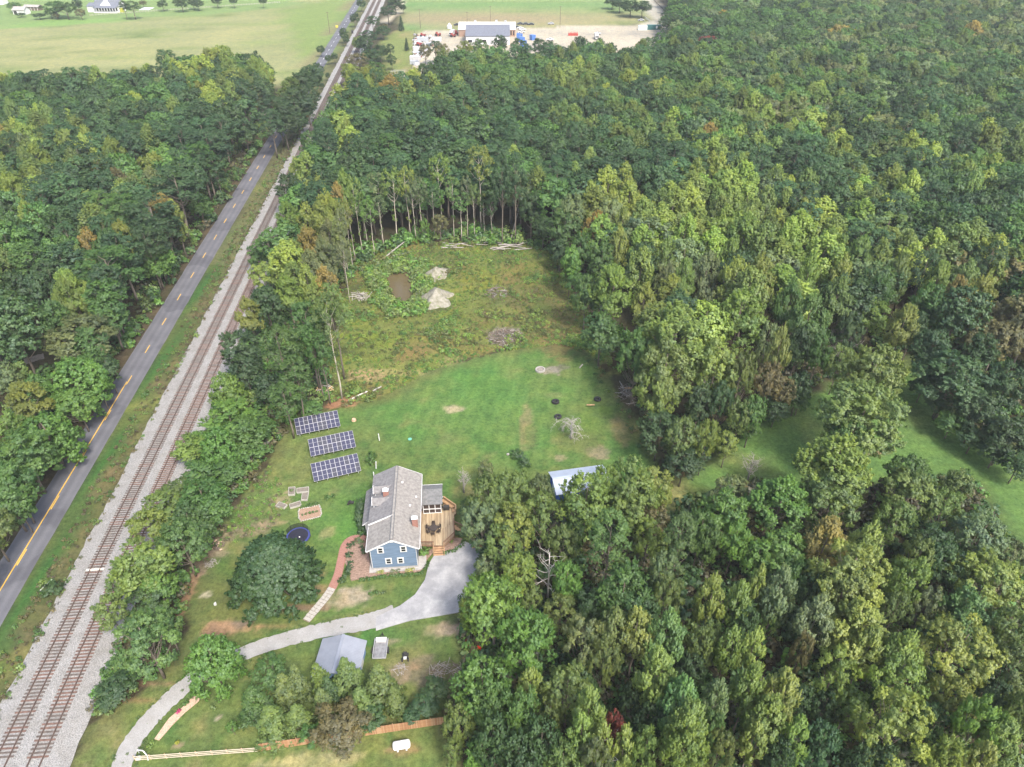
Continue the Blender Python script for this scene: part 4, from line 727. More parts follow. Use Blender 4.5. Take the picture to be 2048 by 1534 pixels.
# ------------------------------------------------------------------ the blue house
M['siding'] = mat('blue_siding', (.115, .165, .235), .6, .22, 1.2, stretch=(.4, .4, 4))
M['white'] = mat('white_trim', (.60, .60, .60), .5, .05, 2)
M['shingle'] = mat('roof_shingle', (.222, .207, .192), .92, .28, 2.2, stretch=(1, 1, 1), bump=.3)
M['shingle_grey'] = mat('roof_shingle_grey', (.18, .172, .172), .92, .28, 2.2, bump=.3)
M['dark_roof'] = mat('dark_roof', (.10, .105, .11), .8, .25, 2.5, bump=.2)
M['glass'], _t, _b = nodemat('window_glass'); _b.inputs['Base Color'].default_value = (.02, .022, .025, 1); _b.inputs['Roughness'].default_value = .08
M['stone_wall'] = mat('foundation', (.33, .315, .30), .85, .15, 2)
M['mulch'] = mat('mulch', (.22, .15, .115), .95, .4, 4)
M['decking'] = mat('deck_boards', (.40, .29, .165), .75, .25, 1.4, stretch=(5, .5, 5))
M['wood'] = mat('fresh_wood', (.35, .22, .12), .75, .2, 2)
M['redwood'] = mat('brown_wood', (.20, .115, .075), .75, .25, 2)
M['dark'] = mat('dark_metal', (.035, .032, .03), .5, .2, 3)
M['soil'] = mat('bed_soil', (.16, .14, .115), .95, .5, 7)
M['grey_plank'] = mat('weathered_plank', (.36, .34, .30), .85, .15, 3)
M['galv'] = mat('galvanised_roof', (.28, .295, .335), .45, .08, .8, metal=.3)
M['rubber'] = mat('rubber', (.022, .022, .024), .75, .2, 6)
YAW = R(4.5); HO = Vector((-18.42, 73.55, 0)); HM = Matrix.Rotation(YAW, 3, 'Z'); HMi = HM.inverted()
def loc(px, py, z, base=HO, inv=HMi): return inv @ (G(px, py, z) - base)
house = empty('house', HO, 'two-storey blue-sided house with grey shingle roof between the lawn and the paved drive', 'house', YAW)
W2, LEN, Z0, ZE, ZR = 3.5, 16.0, .6, 5.0, 6.95
sl_ = (ZR - ZE) / W2
MB().box((0, LEN / 2, Z0 / 2 - .1), (W2 * 2 + .05, LEN + .05, Z0 + .2)).build('foundation', M['stone_wall'], house)
MB().prism([(-W2 - .02, -.02), (W2 + .02, -.02), (W2 + .02, LEN), (-W2 - .02, LEN)], Z0, ZE, 0).add([(-W2, -.02, ZE), (W2, -.02, ZE), (0, -.02, ZR - .12), (-W2, LEN, ZE), (W2, LEN, ZE), (0, LEN, ZR - .12)], [(0, 1, 2), (5, 4, 3), (0, 2, 5, 3), (1, 4, 5, 2)]).build('wall', M['siding'], house)
bd = MB(); z = Z0 + .02
while z < ZR - .35:
    hw = W2 - .02 if z < ZE - .1 else max(.15, (ZR - z - .22) / sl_); bd.add([(-hw, -.06, z), (hw, -.06, z), (hw, -.028, z + .17), (-hw, -.028, z + .17), (-hw, -.022, z), (hw, -.022, z)], [(0, 1, 2, 3), (1, 0, 4, 5)]); z += .175
stuff(bd.build('siding_boards', M['siding'], house))
def slope(mb, x0, z0, x1, z1, y0, y1, th=.14, m=0):
    """one roof plane from eave (x0, z0) to ridge (x1, z1)"""
    d = Vector((x1 - x0, 0, z1 - z0)).normalized(); n = Vector((-d.z, 0, d.x)); n = n if n.z > 0 else -n; o = n * th
    v = [Vector((x0, y0, z0)), Vector((x1, y0, z1)), Vector((x1, y1, z1)), Vector((x0, y1, z0))]; v = v + [q + o for q in v]
    fs = [(0, 1, 2, 3), (7, 6, 5, 4), (0, 4, 5, 1), (1, 5, 6, 2), (2, 6, 7, 3), (3, 7, 4, 0)]
    mb.add(v, fs, m)
VS = 4.9
rf = MB(); ov = .55; xe = W2 + ov; zx = ZE - ov * sl_
slope(rf, xe, zx, 0, ZR, -.35, LEN + .3); slope(rf, -xe, zx, 0, ZR, -.35, VS); roof = rf.build('roof', M['shingle'], house)
rf2 = MB(); slope(rf2, -xe - .08, zx + .30, -.02, ZR + .06, VS, LEN + .3, .16); rf2.build('roof', M['shingle_grey'], house)['label'] = 'raised grey rear slope'
# shingle courses as thin laps
cs = MB(); k = 0
for sgn, y0, y1, dz in ((1, -.34, LEN + .28, .15), (-1, -.34, VS - .05, .15), (-1, VS + .05, LEN + .28, .36)):
    nrow = 20
    for i in range(nrow):
        f = i / nrow; x = sgn * xe * (1 - f); zz = zx + (ZR - zx) * f + dz; f2 = (i + .96) / nrow; xb = sgn * xe * (1 - f2); zb = zx + (ZR - zx) * f2 + dz
        if dz > .3: zz -= .22 * f; zb -= .22 * f2
        cs.add([(x, y0, zz + .035), (x, y1, zz + .035), (xb, y1, zb + .008), (xb, y0, zb + .008), (x, y0, zz), (x, y1, zz)], [(0, 1, 2, 3) if sgn > 0 else (3, 2, 1, 0), (0, 4, 5, 1)], 0 if sgn > 0 or y0 < 1 else 1)
stuff(cs.build('shingle_courses', [M['shingle'], M['shingle_grey']], house))
rv = MB().box((0, LEN / 2, ZR + .20), (.34, LEN + .5, .07), m=0).box((-.22, LEN / 2, ZR + .15), (.10, LEN + .5, .06), m=1).box((.22, LEN / 2, ZR + .15), (.10, LEN + .5, .06), m=1); rv.build('ridge_vent', [M['shingle'], M['dark_roof']], house)
tr = MB()
for sg in (-1, 1): tr.bar((sg * (xe + .03), -.38, zx + .05), (0, -.38, ZR + .06), .05, .24)
tr.bar((-W2 - .03, -.055, Z0), (-W2 - .03, -.055, ZE - .1), .13, .08); tr.bar((W2 + .03, -.055, Z0), (W2 + .03, -.055, ZE - .1), .13, .08); tr.bar((-xe - .1, VS - .03, zx + .40), (-.05, VS - .03, ZR + .14), .05, .26); tr.box((0, -.40, ZR - .12), (.5, .04, .34))
for sg in (-1, 1): tr.bar((sg * (xe + .03), LEN + .33, zx + .05), (0, LEN + .33, ZR + .06), .05, .22)
tr.build('trim', M['white'], house)
gt = MB().box((xe + .07, LEN / 2, zx + .06), (.13, LEN + .6, .12)).box((-xe - .07, VS / 2 - .2, zx + .06), (.13, VS + .2, .12)).box((xe + .02, LEN - 1, ZE / 2), (.09, .09, ZE - .5)).box((xe - .02, 2.95, ZE / 2 - .1), (.09, .09, ZE - .4)); gt.build('gutter', M['white'], house)
CAMP = Vector((0, 0, CAM_H))
def on_wall(px, py, base=HO, Mx=HM, yl=0.):
    d = G(px, py, 0) - CAMP; n = Mx @ Vector((0, 1, 0)); p0 = base + n * yl; s = (p0 - CAMP).dot(n) / d.dot(n); return Mx.inverted() @ (CAMP + d * s - base)
for (px, py, lit) in ((760.8, 1099.9, 0), (806.7, 1097, 0), (777.3, 1121.2, 1), (801.2, 1119.9, 1)):
    q = on_wall(px, py); f = MB().box((q.x, -.08, q.z), (1.02, .10, 1.32)); fo = f.build('window', M['white'], house)
    MB().box((q.x, -.135, q.z + .27), (.62, .02, .42)).build('upper_sash', M['glass'], fo); MB().box((q.x, -.135, q.z - .27), (.62, .02, .42)).build('lower_sash', M['glass'], fo)
for yy in (3.2, 6.5, 11.5):
    f = MB().box((W2 + .05, yy, 3.9), (.08, 1.0, 1.3)).build('window', M['white'], house); MB().box((W2 + .1, yy, 3.9), (.02, .72, 1.0)).build('pane', M['glass'], f)
for yy in (1.6, 3.6):
    f = MB().box((-W2 - .05, yy, 2.0), (.08, 1.0, 1.3)).build('window', M['white'], house); MB().box((-W2 - .1, yy, 2.0), (.02, .72, 1.0)).build('pane', M['glass'], f)
for nm, x, y, zb, zt in (('chimney', -1.5, 10.1, 5.9, 7.5), ('chimney', 3.35, 4.15, 4.6, 6.9)):
    ch = MB().box((x, y, (zb + zt) / 2), (.85, .6, zt - zb)).build(nm, M['brick'], house)
    MB().box((x, y, zt + .05), (.97, .72, .1)).box((x, y + .05, zt + .22), (.5, .4, .24)).build('chimney_cap', M['white'], ch)
    cb = MB(); zz = zb
    while zz < zt - .05:
        for i in range(4): cb.box((x - .32 + i * .215 + (.05 if int((zz - zb) / .085) % 2 else 0), y - .305, zz + .04), (.19, .02, .07)); 
        for i in range(3):
            for sg in (-1, 1): cb.box((x + sg * .43, y - .2 + i * .2, zz + .04), (.02, .18, .07))
        zz += .085
    stuff(cb.build('bricks', M['brick'], ch))
for (px, py) in ((804.9, 965.3), (832.3, 994.2), (820.2, 1011.4)):
    for it in range(3): zt = 6.; q = loc(px, py, zt)
    zt = ZR - abs(q.x) * sl_ + .2; q = loc(px, py, zt); MB().box((q.x, q.y, zt + .08), (.3, .3, .2)).box((q.x, q.y - .02, zt + .2), (.24, .24, .05)).build('roof_vent', M['white'], house)
# dormers on the left slope
for yv in (9.2, 11.9):
    dm = MB(); x0, x1 = -3.7, -.75; dm.add([(x0 + .3, yv - .85, 5.2), (x0 + .3, yv + .85, 5.2), (x0 + .3, yv + .85, 6.05), (x0 + .3, yv, 6.72), (x0 + .3, yv - .85, 6.05)], [(0, 4, 3, 2, 1)])
    for sg in (-1, 1): dm.add([(x0 + .3, yv + sg * .85, 5.2), (x0 + .3, yv + sg * .85, 6.05), (-1.8, yv + sg * .85, 6.05), (-1.8, yv + sg * .85, 5.9)], [(0, 1, 2, 3)])
    do = dm.build('dormer', M['siding'], house)
    r2 = MB()
    for sg in (-1, 1):
        r2.add([(x0, yv + sg * 1.0, 6.0), (-2.0, yv + sg * 1.0, 6.0), (x1, yv, 6.82), (x0, yv, 6.82), (x0, yv + sg * 1.0, 5.9), (x0, yv, 6.72)], [(0, 1, 2, 3) if sg > 0 else (3, 2, 1, 0), (0, 3, 5, 4)])
        r2.add([(x0, yv + sg * 1.0, 5.9), (-2.0, yv + sg * 1.0, 5.9), (-2.0, yv + sg * 1.0, 6.0), (x0, yv + sg * 1.0, 6.0)], [(0, 1, 2, 3)])
    r2.build('dormer_roof', M['shingle_grey'], do); t2 = MB()
    for sg in (-1, 1): t2.bar((x0 - .03, yv + sg * 1.02, 5.98), (x0 - .03, yv, 6.84), .06, .16)
    t2.box((x0 + .28, yv - .85, 5.65), (.12, .12, .8)).bar((x0 + .3, yv - .87, 6.0), (-1.9, yv - .87, 6.0), .04, .1); t2.build('dormer_trim', M['white'], do); MB().box((x0 + .27, yv, 5.8), (.06, .8, .8)).build('dormer_window', M['glass'], do)
# low room under the eave on the lawn side
xr = -5.15; ex = MB().prism([(xr, 7.4), (-W2, 7.4), (-W2, 14.6), (xr, 14.6)], 0, 2.75); ex.build('side_room', M['white'], house)
r3 = MB(); slope(r3, xr - .35, 2.72, -W2 - .1, 4.15, 7.1, 14.9, .14); r3.build('side_room_roof', M['shingle_grey'], house); t3 = MB(); t3.bar((xr - .38, 7.06, 2.76), (-W2 - .1, 7.06, 4.22), .06, .2); t3.build('side_room_trim', M['white'], house)
for i in range(4): f = MB().box((xr - .03, 8.2 + i * 1.7, 1.7), (.08, 1.1, 1.2)).build('window', M['white'], house); MB().box((xr - .08, 8.2 + i * 1.7, 1.7), (.02, .9, 1.0)).build('pane', M['glass'], f)
f = MB().box((-4.3, 7.36, 1.7), (1.0, .08, 1.2)).build('window', M['white'], house); MB().box((-4.3, 7.31, 1.7), (.7, .02, .9)).build('pane', M['glass'], f)
# sun room on the deck side
q0 = loc(841, 1013, 3.3); q1 = loc(885, 1011, 3.3); q2 = loc(885, 969.5, 3.2); sx0, sx1, sy0, sy1 = W2, q1.x, q0.y + .3, q2.y - .2; ym = sy0 + (sy1 - sy0) * .62
srw = MB().prism([(sx0, sy0 + .35), (sx1 - .3, sy0 + .35), (sx1 - .3, sy1), (sx0, sy1)], .3, .95); srw.prism([(sx0, sy0 + .9), (sx1 - .5, sy0 + .9), (sx1 - .5, sy1 - .1), (sx0, sy1 - .1)], .95, 3.1); sr = srw.build('sun_room', M['redwood'], house)
r4 = MB(); Zr, Ze = 4.05, 3.2
for (ya, yb) in ((sy0, ym), (sy1 + .2, ym)):
    r4.add([(sx0, ya, Ze), (sx1, ya, Ze), (sx1, yb, Zr), (sx0, yb, Zr), (sx0, ya, Ze + .13), (sx1, ya, Ze + .13), (sx1, yb, Zr + .13), (sx0, yb, Zr + .13)], [(0, 3, 2, 1), (4, 5, 6, 7), (0, 1, 5, 4), (1, 2, 6, 5), (3, 0, 4, 7)] if ya < yb else [(0, 1, 2, 3), (7, 6, 5, 4), (4, 5, 1, 0), (5, 6, 2, 1), (7, 4, 0, 3)])
r4.build('sun_room_roof', mat('sunroom_shingle', (.15, .15, .15), .92, .25, 2.5, bump=.3), sr); MB().box(((sx0 + sx1) / 2, sy1 + .24, Ze + .06), (sx1 - sx0, .06, .2)).box((sx1 + .03, (sy0 + ym) / 2, 3.6), (.05, .3, .1)).build('sun_room_trim', M['white'], sr)
fx0, fx1 = sx0 + .75, sx1 - .32; fy = sy0 + .3; fr = MB()
for i in range(4): fr.box((fx0 + (fx1 - fx0) * i / 3, fy, 2.0), (.13, .1, 2.2))
for zz in (.98, 1.95, 3.05): fr.box(((fx0 + fx1) / 2, fy - .004, zz), (fx1 - fx0 + .13, .1, .13))
wf = fr.build('window_wall', M['white'], sr); scr = mat('insect_screen', (.055, .04, .035), .6, .2, 3)
for i in range(3):
    for zz in (1.46, 2.5): MB().box((fx0 + (fx1 - fx0) * (i + .5) / 3, fy + .03, zz), ((fx1 - fx0) / 3 - .13, .02, .9)).build('pane', scr, wf)
MB().prism([(-4.1, -.6), (3.9, -.6), (4.8, .1), (4.8, 2.2), (3.55, 2.2), (3.55, -.03), (-3.55, -.03), (-3.55, 4.4), (-4.1, 4.4)], -.05, .22).build('stone_apron', M['stone_wall'], house)
# ------------------------------------------------------------------ deck
DZ = .95
dk = empty('deck', HO, 'light wooden deck with brown rails along the right side of the blue house', 'deck', YAW)
dp = [loc(*q, DZ) for q in ((838, 1090.5), (888.5, 1091), (909, 1072), (907.5, 1030), (912, 1027), (912, 1018), (887, 1001), (886, 1013), (839, 1013))]
dp[0].x = W2 + .06; dp[-1].x = W2 + .06; dpoly = [(p.x, p.y) for p in dp]
MB().prism(dpoly, DZ - .3, DZ - .04).build('deck_frame', M['redwood'], dk)
def clip_y(poly, x):
    ys_ = []
    for a, b in zip(poly, poly[1:] + poly[:1]):
        if (a[0] - x) * (b[0] - x) < 0: ys_.append(a[1] + (b[1] - a[1]) * (x - a[0]) / (b[0] - a[0]))
    return sorted(ys_)
x = W2 + .14; xm = max(p[0] for p in dpoly); bmesh_cache = {}; kb = 0
woods = [mat('deck_board_%s' % n, c, .75, .2, 1.2, stretch=(3, .4, 3)) for n, c in (('tan', (.33, .25, .155)), ('pale', (.40, .31, .20)), ('brown', (.27, .195, .12)))]
while x < xm - .05:
    c = clip_y(dpoly, x)
    if len(c) >= 2:
        y0_, y1_ = c[0], c[-1]; sp = [y0_, y0_ + (y1_ - y0_) * random.uniform(.3, .7), y1_]
        for a, b in zip(sp[:-1], sp[1:]): MB().box((x, (a + b) / 2, DZ - .012 + random.uniform(-.003, .003)), (.135, b - a - .012, .035)).build('board', random.choice(woods), dk)
    x += .15
def railing(a, b, m, z, name, par, h=.95, nb=None, pick=.0):
    a = Vector((a[0], a[1], z)); b = Vector((b[0], b[1], z)); L = (b - a).length; r = MB(); up = Vector((0, 0, 1))
    r.bar(a + up * h, b + up * h, .12, .05); r.bar(a + up * .12, b + up * .12, .05, .07); r.bar(a + up * (h - .12), b + up * (h - .12), .05, .07); n = max(1, int(L / .16))
    for i in range(n + 1): p = a + (b - a) * (i / n); r.bar(p + up * .1, p + up * (h - .1), .035, .035)
    o = r.build(name, m, par)
    for i in range(max(2, int(L / 1.8) + 1)):
        p = a + (b - a) * (i / max(1, int(L / 1.8))) if int(L / 1.8) else (a if i == 0 else b); MB().box((p.x, p.y, z + h / 2 - .2), (.1, .1, h + .45)).build('post', m, par)
e0 = loc(867, 1091, DZ); railing(dp[0], (e0.x, dp[0].y + (e0.y - dp[0].y)), M['redwood'], DZ, 'railing', dk); railing(dp[1], dp[2], M['redwood'], DZ, 'railing', dk)
railing((dp[2].x, dp[2].y), (dp[3].x, dp[3].y - 1.2), M['redwood'], DZ, 'railing', dk, h=.4)
bn = MB(); P4 = dp[5]; P5 = dp[6]; P45 = dp[4]
for a, b in ((P45, P4), (P4, P5)):
    for zz in (.25, .5, .75, .95): bn.bar((a.x, a.y, DZ + zz), (b.x, b.y, DZ + zz), .05, .16)
    d = (b - a).normalized(); n = Vector((-d.y, d.x, 0)); bn.bar(Vector((a.x, a.y, DZ + .45)) + n * .35, Vector((b.x, b.y, DZ + .45)) + n * .35, .55, .06); bn.bar(Vector((a.x, a.y, DZ + 1.03)), Vector((b.x, b.y, DZ + 1.03)), .2, .05)
bn.build('built_in_bench', M['wood'], dk)
s0 = loc(867.5, 1092, DZ); s1 = loc(887.5, 1092, DZ)
for i in range(4):
    MB().box(((s0.x + s1.x) / 2, s0.y - .2 - i * .32, DZ - .2 - i * .2), (s1.x - s0.x, .34, .06)).build('tread', M['wood'], dk)
    MB().box(((s0.x + s1.x) / 2, s0.y - .05 - i * .32, DZ - .12 - i * .2), (s1.x - s0.x, .03, .18)).build('riser', M['redwood'], dk)
for xx in (s0.x - .06, s1.x + .06): MB().bar((xx, s0.y, DZ + .85), (xx, s0.y - 1.35, .75), .1, .06).box((xx, s0.y - 1.35, .4), (.1, .1, .9)).box((xx, s0.y - .02, DZ + .3), (.1, .1, 1.2)).build('stair_rail', M['wood'], dk)
g0 = loc(909, 1046, DZ); railing((g0.x, g0.y), (g0.x + 1.7, g0.y - 1.3), M['redwood'], .45, 'side_stair_rail', dk); 
for i in range(4): MB().box((g0.x + .2 + i * .35, g0.y - .9 - i * .22, DZ - .15 - i * .2), (.36, 1.1, .06), .2).build('tread', M['wood'], dk)
tp = HO + HM @ loc(867, 1055.5, DZ + .7); tb = empty('patio_table', (tp.x, tp.y, DZ), 'round dark brown patio table on the deck', 'table')
cm = mat('dark_wicker', (.055, .042, .036), .6, .3, 8)
MB().prism([(math.cos(a * .5236) * .72, math.sin(a * .5236) * .72) for a in range(12)], .70, .75).build('tabletop', cm, tb); MB().tube([(0, 0, 0), (0, 0, .7)], .06).prism([(math.cos(a * .785) * .3, math.sin(a * .785) * .3) for a in range(8)], 0, .05).build('pedestal', cm, tb)
CH = None
for i, a in enumerate((30, 95, 160, 215, 270, 330)):
    p = (tp.x + math.cos(R(a)) * 1.0, tp.y + math.sin(R(a)) * 1.0, DZ)
    c = empty('patio_chair', p, ('dark wicker patio chair at the deck table, ' + ('side towards the steps', 'back to the sun room', 'back to the house wall', 'back to the house chimney', 'nearest the deck stairs', 'facing the wall')[[5, 1, 2, 3, 4, 0][i]]), 'chair', R(a - 90), 'patio chairs round the deck table')
    if CH is None:
        seat = MB().box((0, 0, .42), (.5, .5, .08)); CH = [('seat', seat.mesh('seat', cm))]
        CH.append(('backrest', MB().box((0, .25, .72), (.5, .06, .6)).mesh('backrest', cm))); CH.append(('armrest', MB().box((.25, 0, .62), (.06, .5, .05)).box((-.25, 0, .62), (.06, .5, .05)).mesh('armrest', cm)))
        for sx in (-.22, .22):
            for sy in (-.22, .22): CH.append(('leg', MB().box((sx, sy, .2), (.05, .05, .4)).mesh('leg', cm)))
    for nm, me in CH: link(nm, me, c)
gp = HO + HM @ loc(893, 1020, DZ); gr = empty('barbecue_grill', (gp.x, gp.y, DZ), 'dark barbecue grill beside the deck bench', 'grill', YAW)
MB().tube([(-.5, 0, .85), (.5, 0, .85)], .3, 8).build('lid', M['dark'], gr); MB().box((0, 0, .45), (1.0, .5, .5)).box((-.75, 0, .8), (.4, .45, .05)).build('cabinet', M['dark'], gr)
# ------------------------------------------------------------------ beds and hedges by the house
def bed(name, pts, label, m=M['mulch'], z=.09):
    b = MB().prism([G2(*p) for p in pts], -.05, z); o = b.build(name, m); return struct(o)
bed('mulch_bed', [(734, 1080), (700, 1084), (692, 1100), (690, 1125), (700, 1150), (702, 1162), (735, 1155), (780, 1151), (846, 1144), (854, 1120), (842, 1105), (838, 1118), (740, 1120)], '')
bed('mulch_bed', [(888, 1092), (910, 1075), (925, 1078), (926, 1090), (908, 1103), (889, 1107)], '')
bed('mulch_bed', [(840, 1098), (866, 1098), (866, 1106), (852, 1122), (842, 1120)], '')
def leafy(name, label, cat, pts, hh, ww, tint, group=None):
    """low hedge or flower row along a line: one leafy body"""
    rgx = np.random.default_rng(int(pts[0][0])); L = []; P = [Vector((*G2(*q), 0)) for q in pts]
    for a, b in zip(P[:-1], P[1:]):
        n = max(1, int((b - a).length / (ww * .55)))
        for i in range(n): q = a + (b - a) * (i / n); s = ww * .5 * rgx.uniform(.8, 1.25); L.append(((q.x - P[0].x, q.y - P[0].y, hh * .5), (s, s, hh * .55), rgx.normal() * .12))
    q = P[-1]; L.append(((q.x - P[0].x, q.y - P[0].y, hh * .5), (ww * .5, ww * .5, hh * .5), 0))
    Q, V = cards(rgx, L, 70, .17, 9); o = link(name, np_mesh(name, Q, np.arange(len(Q)).reshape(-1, 4), M['leaf'], {'var': ('FLOAT', V)})); o.location = P[0]; o.color = (*(TINT[tint] if isinstance(tint, str) else tint), 1); return tag(o, label, cat, group)
leafy('hedge', 'low clipped hedge between the brick path and the mulch bed', 'hedge', [(702, 1130), (698, 1146), (691, 1158), (683, 1166)], .9, 1.3, 'D')
leafy('hedge', 'low hedge edging the front of the mulch bed below the white windows', 'hedge', [(722, 1161), (745, 1159), (768, 1154), (790, 1153), (820, 1151), (838, 1150)], .5, .8, 'G')
leafy('hedge', 'curved low hedge between the mulch bed and the paved drive', 'hedge', [(842, 1148), (852, 1138), (857, 1126)], .5, .7, 'G')
leafy('hedge', 'curved hedge round the mulch bed beside the deck stairs', 'hedge', [(890, 1108), (908, 1103), (924, 1092), (929, 1082)], .55, .8, 'G')
leafy('shrub', 'dark climbing shrub along the low side room of the house', 'shrub', [(722, 1012), (720, 1028), (718, 1045), (722, 1060), (726, 1070)], 1.7, 1.6, 'D')
leafy('flowering_shrub', 'small shrub with pale yellow blooms below the lower left window', 'shrub', [(756, 1147), (766, 1145)], .5, .7, (.35, .36, .14)); leafy('flowering_shrub', 'small shrub with pale yellow blooms below the lower right window', 'shrub', [(815, 1143), (826, 1141)], .5, .7, (.35, .36, .14))
leafy('shrub', 'grey-green shrub under the middle of the blue front wall', 'shrub', [(786, 1146), (797, 1144)], .6, .8, 'S')
leafy('shrub', 'round green shrub between the house corner and the deck stairs', 'shrub', [(848, 1110), (852, 1107)], 1.3, 1.7, 'B')
for i, (a, b, l) in enumerate((((697, 1095), (706, 1090), 'dark shrub inside the bend of the brick path'), ((716, 1083), (722, 1088), 'grey-green shrub against the house wall by the brick path'), ((695, 1114), (700, 1112), 'small dark shrub midway along the brick path'), ((724, 1100), (730, 1106), 'sprawling shrub below the left eave corner'))): leafy('shrub', l, 'shrub', [a, b], .8, 1.2, 'D' if i != 1 else 'S')
leafy('shrub', 'round shrub alone on the lawn right of the planting beds', 'shrub', [(656, 999), (665, 997)], 1.0, 1.2, 'G'); leafy('shrub', 'flower clump between deck rail and drive hedge', 'shrub', [(902, 1086), (904, 1084)], .6, .6, 'Z')
leafy('shrub', 'dark shrub under the side stair of the deck', 'shrub', [(912, 1066), (920, 1070), (925, 1074)], .8, 1.3, 'D')
leafy('shrub', 'tall shrub at the corner of the lawn fence behind the house', 'shrub', [(742, 928), (746, 920)], 2.2, 1.8, 'G'); leafy('shrub', 'dark evergreen shrub beside the road verge and the ballast', 'shrub', [(106, 1186), (116, 1182)], 1.8, 2.6, 'D')
leafy('shrub', 'young bright bush beside the drive-side mulch strip', 'shrub', [(306, 1488), (300, 1498)], .7, .8, 'Z'); leafy('shrub', 'yellow-leaved small shrub on a soil patch by the rail fence', 'shrub', [(354, 1488), (357, 1485)], .5, .5, (.3, .3, .04)); leafy('shrub', 'thin young sapling on the lawn above the pale ring', 'shrub', [(425, 1417), (432, 1420)], .8, .6, 'O')
leafy('shrub', 'green clump in the pale patch beside the paved drive', 'shrub', [(742, 1190), (752, 1188)], .7, .8, 'G'); leafy('shrub', 'grey clump with pale stones next to the drive-side clump', 'shrub', [(757, 1188), (768, 1187)], .5, .8, 'S')
leafy('shrub', 'dark shrub at the edge of the mown lawn with a small white stone', 'shrub', [(1030, 915), (1045, 925), (1052, 935)], 2.0, 2.4, 'D')
leafy('shrub', 'yellow bush at the foot of the lone tall pine', 'shrub', [(696, 778), (704, 772), (711, 776)], 1.4, 1.6, 'Y'); leafy('shrub', 'bush with purple shade beside the fallen trunk above the solar rows', 'shrub', [(738, 803), (746, 796)], 1.4, 1.8, 'O')
leafy('flower_strip', 'pink flowers in the narrow mulch strip beside the gravel drive', 'flowers', [(355, 1427), (360, 1423)], .45, .55, (.50, .06, .22)); leafy('shrub', 'small green plant in the narrow mulch strip above the pink flowers', 'plant', [(371, 1411), (376, 1407)], .5, .6, 'G')
def sheet(name, pts, m, z): o = MB().prism([G2(*p) for p in pts], -.06, z).build(name, m); return struct(o)
sheet('mulch_strip', [(309, 1478), (338, 1437), (365, 1415), (392, 1388), (400, 1391), (398, 1402), (370, 1425), (345, 1450), (318, 1481)], mat('chips', (.42, .30, .22), .95, .3, 6), .07)
# ------------------------------------------------------------------ solar rows
M['cell'], _t, _b = nodemat('solar_cell'); _b.inputs['Base Color'].default_value = (.030, .031, .062, 1); _b.inputs['Roughness'].default_value = .35; _b.inputs['Specular IOR Level'].default_value = .4
M['cell2'], _t, _b = nodemat('solar_cell_grey'); _b.inputs['Base Color'].default_value = (.040, .040, .056, 1); _b.inputs['Roughness'].default_value = .35; _b.inputs['Specular IOR Level'].default_value = .4
M['alu'] = mat('aluminium', (.38, .38, .40), .4, .05, 3)
PANEL = {}
def panel_mesh(pw, ph, cm):
    b = MB().box((pw / 2, ph / 2, 0), (pw - .01, ph - .01, .04), m=0)
    for k in (0, 1):
        a0, a1, b0, b1 = .042, pw - .042, .042 + k * (ph / 2 - .018), ph / 2 - .014 + k * (ph / 2 - .03); b.add([(a0, b0, .0235), (a1, b0, .0235), (a1, b1, .0235), (a0, b1, .0235)], [(0, 1, 2, 3)], 1)
    return b.mesh('solar_panel', [M['alu'], cm])
def solar(bl, br, label):
    z0 = .75; a = G(*bl, z0); b = G(*br, z0); d = b - a; Lw = d.length; rz = math.atan2(d.y, d.x); pw = Lw / 10; ph = 1.78; til = R(26)
    e = empty('solar_array', (a.x, a.y, 0), label, 'solar panels', rz, 'rows of ground-mounted solar panels')
    for cm in ('cell', 'cell2'):
        if cm not in PANEL: PANEL[cm] = panel_mesh(pw, ph, M[cm])
    for r in range(2):
        for c in range(10):
            o = link('solar_panel', PANEL['cell' if random.random() < .6 else 'cell2'], e); o.location = (c * pw, r * ph * math.cos(til), z0 + r * ph * math.sin(til)); o.rotation_euler = (til, 0, 0); o.scale = (pw / (Lw / 10), 1, 1)
    for r in (.5, 1.5, 2.5, 3.2):
        y_ = r * math.cos(til); MB().box((Lw / 2, y_, z0 + r * math.sin(til) - .08), (Lw, .06, .08)).build('rail', M['alu'], e)
    for c in range(5):
        x_ = Lw * (.06 + .22 * c)
        for r in (.5, 3.0): zt = z0 + r * math.sin(til) - .1; MB().box((x_, r * math.cos(til), zt / 2 - .1), (.09, .09, zt + .2)).build('post', M['alu'], e)
solar((628.2, 963.5), (722.4, 941.3), 'solar panel row nearest the house, lowest of the three rows')
solar((621.8, 912.9), (711.9, 893.8), 'middle solar panel row of the three on the lawn')
solar((594.1, 869.8), (680.9, 851.7), 'solar panel row farthest from the house, beside the pines')
# ------------------------------------------------------------------ garden things
def raised(pts, label, hh=.35, plants=None):
    P = [G(*p) for p in pts]; c = sum(P, Vector()) / len(P); e = empty('raised_bed', (c.x, c.y, 0), label, 'planting bed', 0, 'wooden raised planting beds')
    L = [p - c for p in P]
    for a, b in zip(L, L[1:] + L[:1]): MB().bar((a.x, a.y, hh / 2), (b.x, b.y, hh / 2), .07, hh).build('plank', M['grey_plank'], e)
    MB().prism([(p.x * .95, p.y * .95) for p in L], -.05, hh - .08).build('soil', M['soil'], e)
    if plants:
        rgx = np.random.default_rng(3); LL = [((rgx.uniform(-.5, .5) * abs(L[0].x - L[1].x) * .8, rgx.uniform(-.5, .5) * abs(L[1].y - L[2].y) * .8, hh + .1), (.25, .25, .2), 0) for _ in range(14)]; Q, V = cards(rgx, LL, 60, .14, 6)
        o = link('plants', np_mesh('plants', Q, np.arange(len(Q)).reshape(-1, 4), M['leaf'], {'var': ('FLOAT', V)}), e); o.color = (*TINT[plants], 1)
